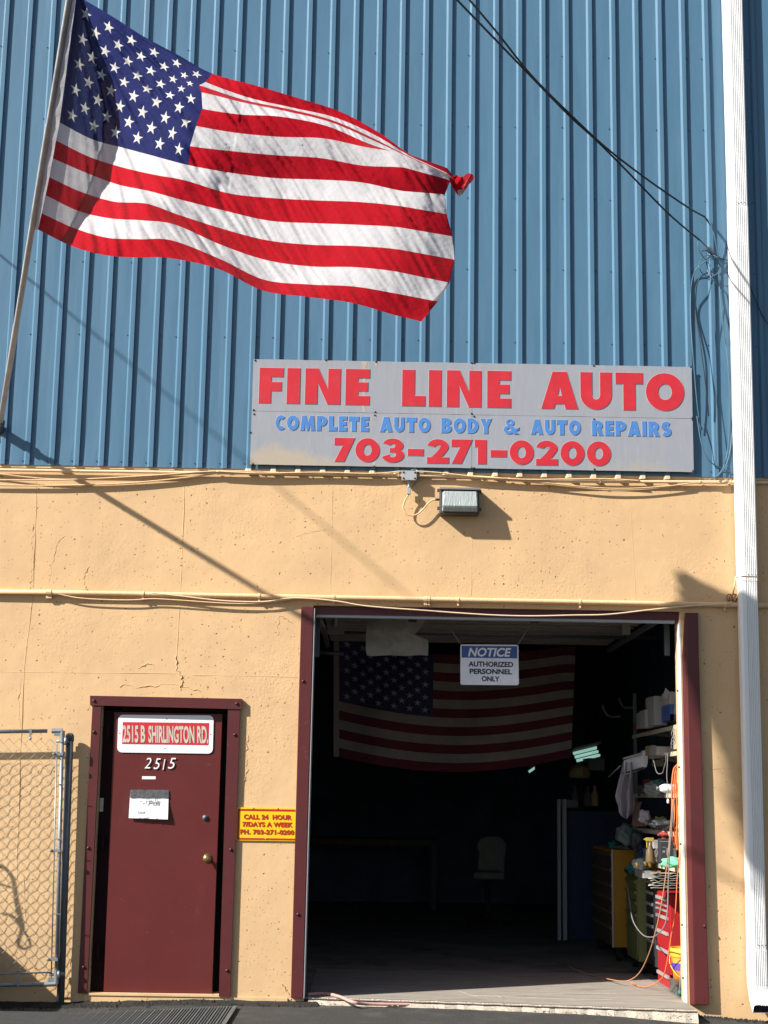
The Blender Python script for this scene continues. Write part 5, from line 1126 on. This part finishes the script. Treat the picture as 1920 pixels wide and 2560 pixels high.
# third shelf goods
tag(obj('plastic_bag', MB().blob(P(1640, 1971, .9)+Vector((0, .1, 0)), .056, 9, .5, 3, (1.3, 1.1, .95)), M['plastic'], None, True), 'clear plastic bag with green contents on the third shelf', 'bag')
tag(obj('green_cloth', MB().blob(P(1655, 1958, .95)+Vector((0, .15, 0)), .038, 8, .5, 8, (1.3, 1, .8)), M['teal'], None, True), 'green cloth bundled behind the plastic bag on the third shelf', 'cloth')
BT = thing('white_bottle', P(1665, 1980, .6), 'white plastic bottle lying on the third shelf', 'bottle')
a, b = P(1655, 1971, .62), P(1700, 1971, .62)
obj('body', MB().lathe(a, [(.018, -.02), (.03, .0), (.036, .02), (.036, (b-a).length), (.02, (b-a).length+.01)], 'x', 14), M['signw'], BT, True)
obj('cap', MB().lathe(a+Vector((-.045, 0, 0)), [(.013, 0), (.016, .01), (.016, .03)], 'x', 10), M['plastic'], BT, True)
RB = thing('red_label_jug', P(1706, 1980, .4), 'white jug with a red label behind the orange cord on the third shelf', 'jug')
a = P(1705, 1981, .42); obj('body', MB().lathe(a, [(.035, 0), (.038, .02), (.038, .11), (.03, .15), (.014, .18), (.014, .2)], 'z', 14), M['cream'], RB, True)
obj('label_band', MB().lathe(a, [(.0392, .01), (.0392, .07)], 'z', 14), M['redrag'], RB, True)
# fourth shelf goods, below third
mb = MB(); random.seed(11)
for i in range(9):
    x = 1588+i*2.2+random.uniform(-1, 1); mb.tube(catmull([P(x-2, 2005, 1.75), P(x-3-i*.6, 2025, 1.73), P(x-6+i*1.6, 2055, 1.7), P(x-4+i*1.2, 2066, 1.7)], 4), .008, 6)
tag(obj('cord_bundle', mb, mat('brown_cords', (.16, .09, .075), .6, bump=0), None, True), 'bundle of brown cords hanging beside the towel under the third shelf', 'cords')
tag(obj('black_bag', MB().blob(P(1660, 2062, .9), .062, 8, .5, 5, (1.7, 1.1, .6)), M['blackm'], None, True), 'black lumpy bag on the fourth shelf', 'bag')
tag(obj('white_rag', MB().blob(P(1612, 2040, 1.5), .034, 7, .6, 9, (1.3, 1, 1.5)), M['towel'], None, True), 'crumpled white rag at the far end of the fourth shelf', 'rag')
tag(obj('round_lamp', MB().lathe(P(1708, 2066, .42), [(.06, -.02), (.056, 0), (.045, .018), (.02, .03), (.0, .032)], 'z', 14), M['cream'], None, True), 'cream domed cover next to the guard on the fourth shelf', 'cover')
# between fourth and fifth
tag(obj('clear_bin', MB().blob(P(1565, 2085, 2.2), .088, 9, .35, 14, (.95, .9, 1.0)), M['plastic'], None, True), 'grey plastic sack on top of the ochre cabinet', 'sack')
tag(obj('green_bag', MB().blob(P(1532, 2112, 2.9), .036, 8, .5, 21, (1.2, 1, .9)), M['teal'], None, True), 'small green bag at the far corner on the ochre cabinet', 'bag')
tag(obj('teal_apron', MB().blob(P(1581, 2088, 2.0), .036, 8, .4, 31, (.8, .6, 1.7)), M['teal'], None, True), 'teal cloth hanging above the ochre cabinet', 'cloth')
tag(obj('dark_jacket', MB().blob(P(1592, 2100, 1.9), .058, 8, .4, 41, (1.0, .6, 1.5)), M['blackm'], None, True), 'dark garment hanging above the ochre cabinet', 'garment')
SP = thing('spray_bottle', P(1626, 2150, .9), 'spray bottle with a yellow and white trigger on the lowest shelf', 'spray bottle')
c = P(1626, 2158, .9); obj('bottle', MB().lathe(c, [(.035, 0), (.038, .02), (.034, .09), (.014, .14), (.013, .17)], 'z', 14), mat('amber_liquid', (.15, .10, .05), .3, bump=0), SP, True)
mb = MB(); mb.box(c.x-.035, c.x+.03, c.y-.012, c.y+.012, c.z+.17, c.z+.20); mb.box(c.x-.05, c.x-.033, c.y-.007, c.y+.007, c.z+.18, c.z+.192); mb.box(c.x-.03, c.x-.02, c.y-.007, c.y+.007, c.z+.12, c.z+.17); obj('trigger', mb, M['yplas'], SP, bevel=.004)
c = P(1657, 2158, .8); mb = MB(); mb.box(c.x-.02, c.x+.09, c.y, c.y+.1, c.z, c.z+.19); bt = thing('battery_case', c, 'black box with pale print and red cap on the lowest shelf', 'box')
obj('case', mb, M['blackm'], bt, bevel=.004); q = MB()
for (a0, a1, b0_, b1_) in ((-.02, .06, .165, .172), (0, .025, .12, .126), (0, .02, .08, .1), (.03, .05, .06, .12), (0, .03, .03, .04)): q.box(c.x+a0, c.x+a1, c.y-.002, c.y-.0003, c.z+b0_, c.z+b1_)
obj('print', q, M['greyc'], bt); q = MB(); q.blob((c.x+.02, c.y+.05, c.z+.22), .03, 6, .3, 2, (1.6, 1, .6)); obj('red_cap', q, M['redrag'], bt, True)
tag(obj('green_rag', MB().blob(P(1688, 2158, .5), .055, 10, .55, 17, (1.75, 1, .72)), M['mint'], None, True), 'bright mint green rag heaped on the lowest shelf in the sun', 'rag')
tag(obj('mask_respirator', MB().blob(P(1600, 2160, 1.4), .06, 9, .3, 51, (1.1, .8, .8)), M['greybox'], None, True), 'grey respirator mask among the clutter over the olive cabinet', 'mask')
YT = thing('yellow_tool', P(1594, 2165, 1.3), 'yellow tool handles among the clutter over the olive cabinet', 'tool')
for (a, b) in (((1591, 2156), (1594, 2168)), ((1611, 2154), (1616, 2164)), ((1622, 2150), (1626, 2168))): obj('handle', MB().tube([P(*a, 1.28), P(*b, 1.28)], .012, 8), M['yplas'], YT, True)
for (x0, y0, x1, y1, yd_, dp, m_, lab) in [
    (1640, 1899, 1660, 1916, 1.2, .2, 'grimey', 'small grimy box beneath the second shelf'), (1628, 1952, 1640, 1985, 1.6, .15, 'blackm', 'black tin at the far end of the third shelf'),
    (1600, 1962, 1612, 1992, 2.1, .15, 'grimey', 'dim tin at the far end behind the towel on the third shelf'), (1614, 1948, 1626, 1989, 1.9, .15, 'redrag', 'dull red tin beside the black one on the third shelf'),
    (1634, 2100, 1650, 2122, 1.1, .15, 'cboard', 'pale carton hanging low under the fourth shelf'), (1660, 2095, 1676, 2106, .9, .12, 'redrag', 'small red tin under the fourth shelf'),
    (1613, 2120, 1624, 2160, 1.3, .12, 'plastic', 'pale bottle-shaped tub left of the spray bottle'), (1676, 2120, 1692, 2150, .8, .1, 'grimey', 'grimy tin right of the black printed box'),
    (1640, 1786, 1650, 1800, 2.2, .2, 'kraft', 'small brown packet behind the cartons on the top shelf'), (1590, 1806, 1601, 1822, 2.3, .15, 'redrag', 'reddish packet at the far end of the top shelf'),
    (1575, 2175, 1600, 2186, 1.9, .3, 'blackm', 'flat black tray on the olive cabinet')]:
    bpx('tin' if 'tin' in lab else 'packet' if 'packet' in lab else 'tub', M[m_], x0, y0, x1, y1, yd_, dp, lab, 'container', 'small containers cluttering the shelves')
for i, (x, y, yd_, sc_, m_, lab) in enumerate([(1668, 2116, .9, (1.5, 1, .5), 'redrag', 'dark red rag on the printed black box'), (1640, 2140, 1.1, (.8, 1, 1.2), 'grimey', 'grimy cloth behind the spray bottle'), (1604, 2135, 1.6, (.7, .8, 1.5), 'bluem', 'dark blue cloth hanging near the spray bottle'),
    (1650, 2052, 1.2, (1.4, 1, .8), 'green', 'dark olive bundle on the fourth shelf'), (1630, 2058, 1.5, (1.2, 1, .8), 'plastic', 'pale plastic wad on the fourth shelf'), (1580, 2172, 1.9, (1.2, 1, .8), 'teal', 'dim green rag on the olive cabinet'), (1562, 2118, 2.7, (1.3, 1, .6), 'grimey', 'grimy rag on the ochre cabinet'), (1680, 2150, .62, (.9, .8, .7), 'towel', 'pale crumpled rag beside the mint green rag')]):
    tag(obj('rag', MB().blob(P(x, y, yd_), .036, 8, .8, 60+i*3, sc_), M[m_], None, True), lab, 'rag', 'rags cluttering the shelves')
# pile of folded grey sheets above the red cabinet
FS = thing('folded_sheets', P(1660, 2215, .9), 'stack of crumpled grey sheets on top of the red cabinet', 'sheets')
for i in range(7):
    mb = MB(); vs = []; yy0 = 2183+i*6
    for a_ in range(9):
        for b_ in range(5): vs.append(P(1626+6*math.sin(i*2.1)+a_*9.5, yy0+4.5*noise.noise(Vector((a_*.7, b_, i*3)))+b_*-.6, .62+b_*.09))
    mb.add(vs, [(a_*5+b_, (a_+1)*5+b_, (a_+1)*5+b_+1, a_*5+b_+1) for a_ in range(8) for b_ in range(4)]); o = obj('sheet', mb, M['greybox'] if i % 3 else M['kraft'], FS, True); md = o.modifiers.new('s', 'SOLIDIFY'); md.thickness = .006
tag(obj('grey_case', MB().box(P(1605, 2178, 1.35).x, P(1650, 2178, 1.35).x, 1.3, 1.7, P(1600, 2195, 1.35).z, P(1600, 2176, 1.35).z), M['greybox'], None, False, .004), 'flat grey case on top of the black cabinet', 'case')
# tool cabinets
def cabinet(x, y0, y1, z0, z1, mfront, mside, mtrim, rows_, label, wid=.45, side_edge=None):
    t = thing('tool_cabinet', (x+wid/2, (y0+y1)/2, FZ), label, 'tool cabinet', 'rolling tool cabinets along the right garage wall')
    mb = MB(); mb.box(x+.008, x+wid, y0, y1, z0, z1); obj('cabinet_body', mb, mside, t, bevel=.004)
    z = z1-.03
    for h in rows_:
        mb = MB(); mb.box(x, x+.0075, y0+.03, y1-.03, z-h+.006, z); d_ = obj('drawer', mb, mfront, t)
        mb = MB(); mb.box(x-.014, x-.0003, y0+.045, y1-.045, z-.030 if h > .05 else z-.018, z-.006); obj('drawer_pull', mb, mtrim, d_)
        z -= h
    for (cx, cy) in ((x+.06, y0+.07), (x+.06, y1-.07), (x+wid-.06, y0+.07)):
        mb = MB(); r_ = .048; mb.lathe((cx-.017, cy, FZ+r_+.006), [(r_, 0), (r_, .034)], 'x', 16); mb.box(cx-.022, cx+.022, cy-.02, cy+.02, FZ+r_+.02, z0); obj('caster', mb, M['dark'], t)
    return t
zr1 = P(1640, 2229, 1.2).z; 
cabinet(2.385, .86, 1.42, .135, PX(1679, 2238, 2.385).z, M['redm'], M['redm'], M['silver'], [.055, .04, .05, .12, .14, .19, .17], 'red tool cabinet with silver drawer pulls nearest the opening', .5)
cabinet(2.375, 1.46, 1.86, .13, .86, M['blackm'], M['blackm'], M['silver'], [.09, .09, .09, .09, .12, .14], 'black tool cabinet squeezed between the red and olive ones', .45)
cabinet(2.31, 1.90, 2.50, .13, .84, M['green'], M['green'], M['green'], [.09, .09, .10, .12, .24], 'olive green tool cabinet between the black and ochre ones', .5)
cabinet(2.245, 2.85, 4.15, .16, PX(1534, 2125, 2.25).z, M['brownm'], M['yelm'], mat('dull_pull', (.16, .13, .09), .6, bump=0), [.14, .14, .12, .12, .14, .18], 'long tool cabinet with grimy drawers and a bright ochre end panel', .55)
mb = MB(); xx = 2.24; mb.box(xx-.004, xx+.012, 2.835, 2.85, .16, PX(1534, 2125, 2.25).z+.005); 
tag(obj('edge_trim', mb, M['cream']), 'pale metal edge strip on the corner of the ochre cabinet', 'edge strip')
# blue locker and white posts
LK = thing('blue_locker', (2.3, 5.1, FZ), 'tall blue steel locker deep in the garage', 'locker')
a = P(1412, 2027, 5.3); b = P(1480, 2340, 5.0)
mb = MB(); mb.box(a.x, 2.95, 5.1, 5.9, FZ, a.z); obj('locker_body', mb, M['bluem'], LK, bevel=.005)
for i in range(2): mb = MB(); mb.box(a.x+.03+i*.42, a.x+.43+i*.42, 5.085, 5.0995, FZ+.1, a.z-.06); obj('door', mb, M['bluem'], LK, bevel=.003)
for i, (px, pw) in enumerate(((1391, 10), (1404, 12))):
    a = P(px, 1998, 5.05); b = P(px+pw, 1998, 5.05); mb = MB(); mb.box(a.x, b.x-.006, 5.0, 5.03, FZ, a.z); mb.box(a.x, a.x+.008, 4.97, 4.9995, FZ, a.z)
    tag(obj('steel_post', mb, M['greybox']), ['left one of two pale steel posts beside the blue locker', 'right one of two pale steel posts beside the blue locker'][i], 'post', 'pale posts beside the blue locker')
tag(obj('top_rail', MB().box(P(1391, 1998, 5.05).x, P(1445, 1998, 5.05).x, 5.035, 5.06, P(1391, 2018, 5.05).z, P(1391, 1999, 5.05).z), M['galvd']), 'dim rail on top of the pale posts', 'rail')
WJ = thing('water_jug', P(1449, 1945, 4.4), 'dim yellowish helmet-shaped jug under the fluorescent light', 'jug')
obj('body', MB().lathe(P(1449, 1945, 4.6), [(.10, 0), (.12, .04), (.11, .09), (.07, .13), (.03, .145), (.02, .16)], 'z', 16), mat('dull_yellow', (.25, .22, .10), .5, bump=0), WJ, True)
obj('stripe', MB().box(P(1449, 1945, 4.6).x+.02, P(1449, 1945, 4.6).x+.035, 4.47, 4.49, P(1449, 1945, 4.6).z+.02, P(1449, 1945, 4.6).z+.09), M['redrag'], WJ)
bpx('locker_box', M['plastic'], 1470, 1895, 1512, 1926, 5.0, .4, 'pale storage box below the fluorescent light', 'box')
for i, (x, y, m_, lab) in enumerate(((1487, 2015, 'kraft', 'dim brown bottle standing on the locker, rightmost of the dim bottles'), (1470, 2016, 'grimey', 'dim grey bottle standing on the locker, middle of the dim bottles'), (1438, 2015, 'grimey', 'dim grey bottle standing on the locker, leftmost of the dim bottles'))):
    tag(obj('dim_bottle', MB().lathe(P(x, y, 5.2), [(.04, 0), (.045, .05), (.04, .12), (.015, .17), (.014, .22)], 'z', 12), M[m_], None, True), lab, 'bottle', 'dim bottles on the blue locker')
hk = MB()
for (x0, y0, s) in ((1512, 1770, 1), (1552, 1752, .8)):
    tag(obj('bent_hook', MB().tube(catmull([P(x0-6*s, y0-8*s, 3), P(x0+2*s, y0+12*s, 3), P(x0+14*s, y0+21*s, 3), P(x0+40*s, y0+21*s, 3)], 5), .012, 8), M['grimey'], None, True), 'dim bent %s pipe hook on the dark right wall' % ('lower' if s == 1 else 'upper'), 'hook', 'bent pipe hooks on the right wall')
# covered chair far inside
CH = thing('covered_chair', (1.35, 6.3, FZ), 'dim plastic-covered office chair deep inside the garage', 'chair')
cx = P(1227, 2200, 6.3).x; zc = P(1227, 2185, 6.3).z; mc = mat('dusty_cover', (.16, .17, .14), .6, var=.15, bump=.3)
prof = [(1195, 2185), (1195, 2160), (1196, 2125), (1190, 2120), (1192, 2108), (1202, 2095), (1222, 2089), (1245, 2090), (1260, 2100), (1266, 2112), (1265, 2135), (1262, 2142), (1262, 2184)]
mb = MB(); mb.prism([P(x, y, 6.5) for x, y in prof], (0, .12, 0)); obj('backrest', mb, mc, CH, bevel=.02)
a, b = P(1182, 2179, 6.1), P(1262, 2200, 6.1); mb = MB(); mb.box(a.x, b.x, 6.05, 6.5, b.z, a.z); obj('seat', mb, mc, CH, bevel=.03)
mb = MB(); mb.tube([((a.x+b.x)/2, 6.28, b.z), ((a.x+b.x)/2, 6.28, .12)], .03, 8)
for k in range(5): an = k*2*math.pi/5; mb.tube([((a.x+b.x)/2, 6.28, .14), ((a.x+b.x)/2+.27*math.cos(an), 6.28+.27*math.sin(an), .08)], .018, 6)
obj('base', mb, M['dark'], CH)
# bench and dark stock along the left/back wall
DK = thing('work_bench', (-.3, 9, FZ), 'dark work bench against the far garage wall', 'bench')
mb = MB(); mb.box(-1.4, .9, 9.0, 9.8, .85, .93); obj('top', mb, M['brownm'], DK)
for x in (-1.35, .82):
    for y in (9.05, 9.7): mb = MB(); mb.box(x, x+.07, y, y+.07, FZ, .85); obj('leg', mb, M['blackm'], DK)
# cords
def cord(pts, m_, label, r_=.0045, g=None, y=None):
    q = [P(p[0], p[1], p[2]) for p in pts]; return tag(obj('power_cord', MB().tube(catmull(q, 8), r_, 8), m_, None, True), label, 'cord', g)
cg = 'cords hanging from the shelving inside the opening'
for k, (dx, off, lab) in enumerate(((0, 0, 'orange extension cord loop hanging outermost left'), (7, 10, 'orange extension cord loop hanging in the middle of the coil'), (13, 5, 'orange extension cord loop hanging nearest the guard'))):
    cord([(1691+dx*.3, 1914+off*.4, .30), (1684+dx*.7, 1925, .31), (1680+dx*.8, 1960, .31), (1680+dx, 2020, .32), (1679+dx, 2070, .31), (1684+dx*.8, 2105+off*.5, .31), (1693+dx*.2, 2124, .30), (1694-dx*.3, 2100, .29), (1693+dx*.2, 2040, .28), (1702, 1975, .27), (1702, 1935, .28), (1696, 1914+off*.4, .29), (1691+dx*.3, 1913+off*.4, .30)], M['orange'], lab, .0062, 'loops of the orange extension cord')
cord([(1701, 2124, .30), (1697, 2150, .30), (1693, 2200, .3), (1690, 2260, .3), (1686, 2300, .32), (1678, 2340, .34), (1672, 2380, .36), (1662, 2430, .42), (1650, 2450, .60), (1625, 2465, .75), (1600, 2466, .9), (1575, 2455, 1.1)], M['orange'], 'orange cord falling from the coil past the red cabinet to the floor', .0042, cg)
cord([(1683, 1998, .29), (1676, 2070, .29), (1670, 2140, .29), (1660, 2220, .3), (1650, 2280, .33), (1636, 2340, .40), (1620, 2390, .55), (1600, 2430, .75), (1575, 2450, .95), (1545, 2452, 1.05), (1490, 2440, 1.5), (1440, 2425, 1.9), (1422, 2415, 2.2)], mat('tan_cord', (.38, .20, .11), .6, bump=0), 'brown-orange cord running down to the floor and into the bay', .0045, cg)
cord([(1686, 1996, .28), (1680, 2060, .28), (1674, 2130, .28), (1671, 2200, .28), (1669, 2270, .28), (1663, 2310, .3), (1645, 2335, .4), (1627, 2343, .6), (1605, 2335, .9), (1582, 2300, 1.3), (1572, 2240, 1.6), (1568, 2208, 1.75)], M['greyc'], 'grey cord drooping in front of the red and black cabinets', .005, cg)
cord([(1702, 2120, .27), (1703, 2170, .27), (1700, 2230, .27), (1702, 2280, .27), (1707, 2320, .27), (1702, 2345, .27), (1712, 2320, .27), (1716, 2250, .25)], mat('rusty_cord', (.45, .16, .09), .6, bump=0), 'thin reddish cord hanging close to the guard', .0035, cg)
cord([(1668, 1882, .33), (1669, 1900, .32), (1667, 1940, .32), (1670, 1970, .32), (1669, 1998, .32)], M['greyc'], 'short grey cord with a plug hanging from the second shelf', .0035, cg)
tag(obj('plug', MB().lathe(P(1670, 2001, .32), [(.004, .012), (.009, .004), (.010, -.016), (.004, -.024)], 'z', 10), M['signw'], None, True), 'small white plug on the end of the grey cord', 'plug')
cord([(1663, 1882, .34), (1665, 1900, .36), (1660, 1920, .4), (1656, 1932, .45), (1646, 1934, .5), (1640, 1926, .6), (1635, 1905, .7), (1630, 1895, .8)], M['greyc'], 'grey cord swagged beneath the second shelf', .0032, cg)
cord([(1680, 1872, .42), (1678, 1858, .42), (1687, 1848, .42), (1686, 1838, .42), (1679, 1850, .42), (1681, 1862, .42), (1688, 1855, .42), (1679, 1835, .42), (1684, 1822, .43)], M['greyc'], 'small curled grey cord beside the wood block', .003, cg)
# pail and broom pole at the guard
PL = thing('orange_pail', P(1712, 2432, .75), 'orange pail with yellow rim and purple band behind the guard', 'pail')
c = PZ(1722, 2441, .03); c = Vector((2.47, .62, FZ+.10)); r_ = .125
bx = thing('crate', (c.x, c.y, FZ), 'low dark crate carrying the orange pail', 'crate'); mb = MB(); mb.box(c.x-.11, c.x+.14, c.y-.11, c.y+.13, FZ, FZ+.0985); obj('crate_body', mb, M['grimey'], bx, bevel=.005)
obj('body', MB().lathe(c, [(.105, 0), (.12, .17)], 'z', 24), M['pailo'], PL, True)
obj('rim', MB().lathe(c, [(.125, .172), (.130, .18), (.130, .235), (.126, .24), (.118, .236), (.112, .18)], 'z', 24, False), M['paily'], PL, True)
obj('band', MB().lathe(c, [(.1150, .075), (.1190, .13)], 'z', 24, False), M['pailb'], PL, True)
obj('bail', MB().tube(catmull([c+Vector((-.13, -.02, .2)), c+Vector((-.14, -.05, .12)), c+Vector((-.09, -.12, .04)), c+Vector((0, -.15, .02))], 5), .004, 6), M['paily'], PL, True)
PO = thing('extension_pole', P(1700, 2490, .42), 'grey and white telescopic pole leaning by the garage guard', 'pole')
a, b = P(1700, 2489, .42), P(1716, 2235, .30); t_ = lambda s: a+(b-a)*s
obj('lower_tube', MB().tube([t_(.03), t_(.62)], .010, 10), M['silver'], PO, True); obj('grip', MB().tube([t_(.60), t_(.70)], .014, 10), M['blackm'], PO, True)
obj('upper_tube', MB().tube([t_(.70), t_(1.0)], .008, 10), M['signw'], PO, True); obj('grip', MB().tube([t_(.76), t_(.86)], .012, 10), M['blackm'], PO, True)
obj('foot', MB().tube([t_(0), t_(.05)], .017, 10), M['teal'], PO, True)
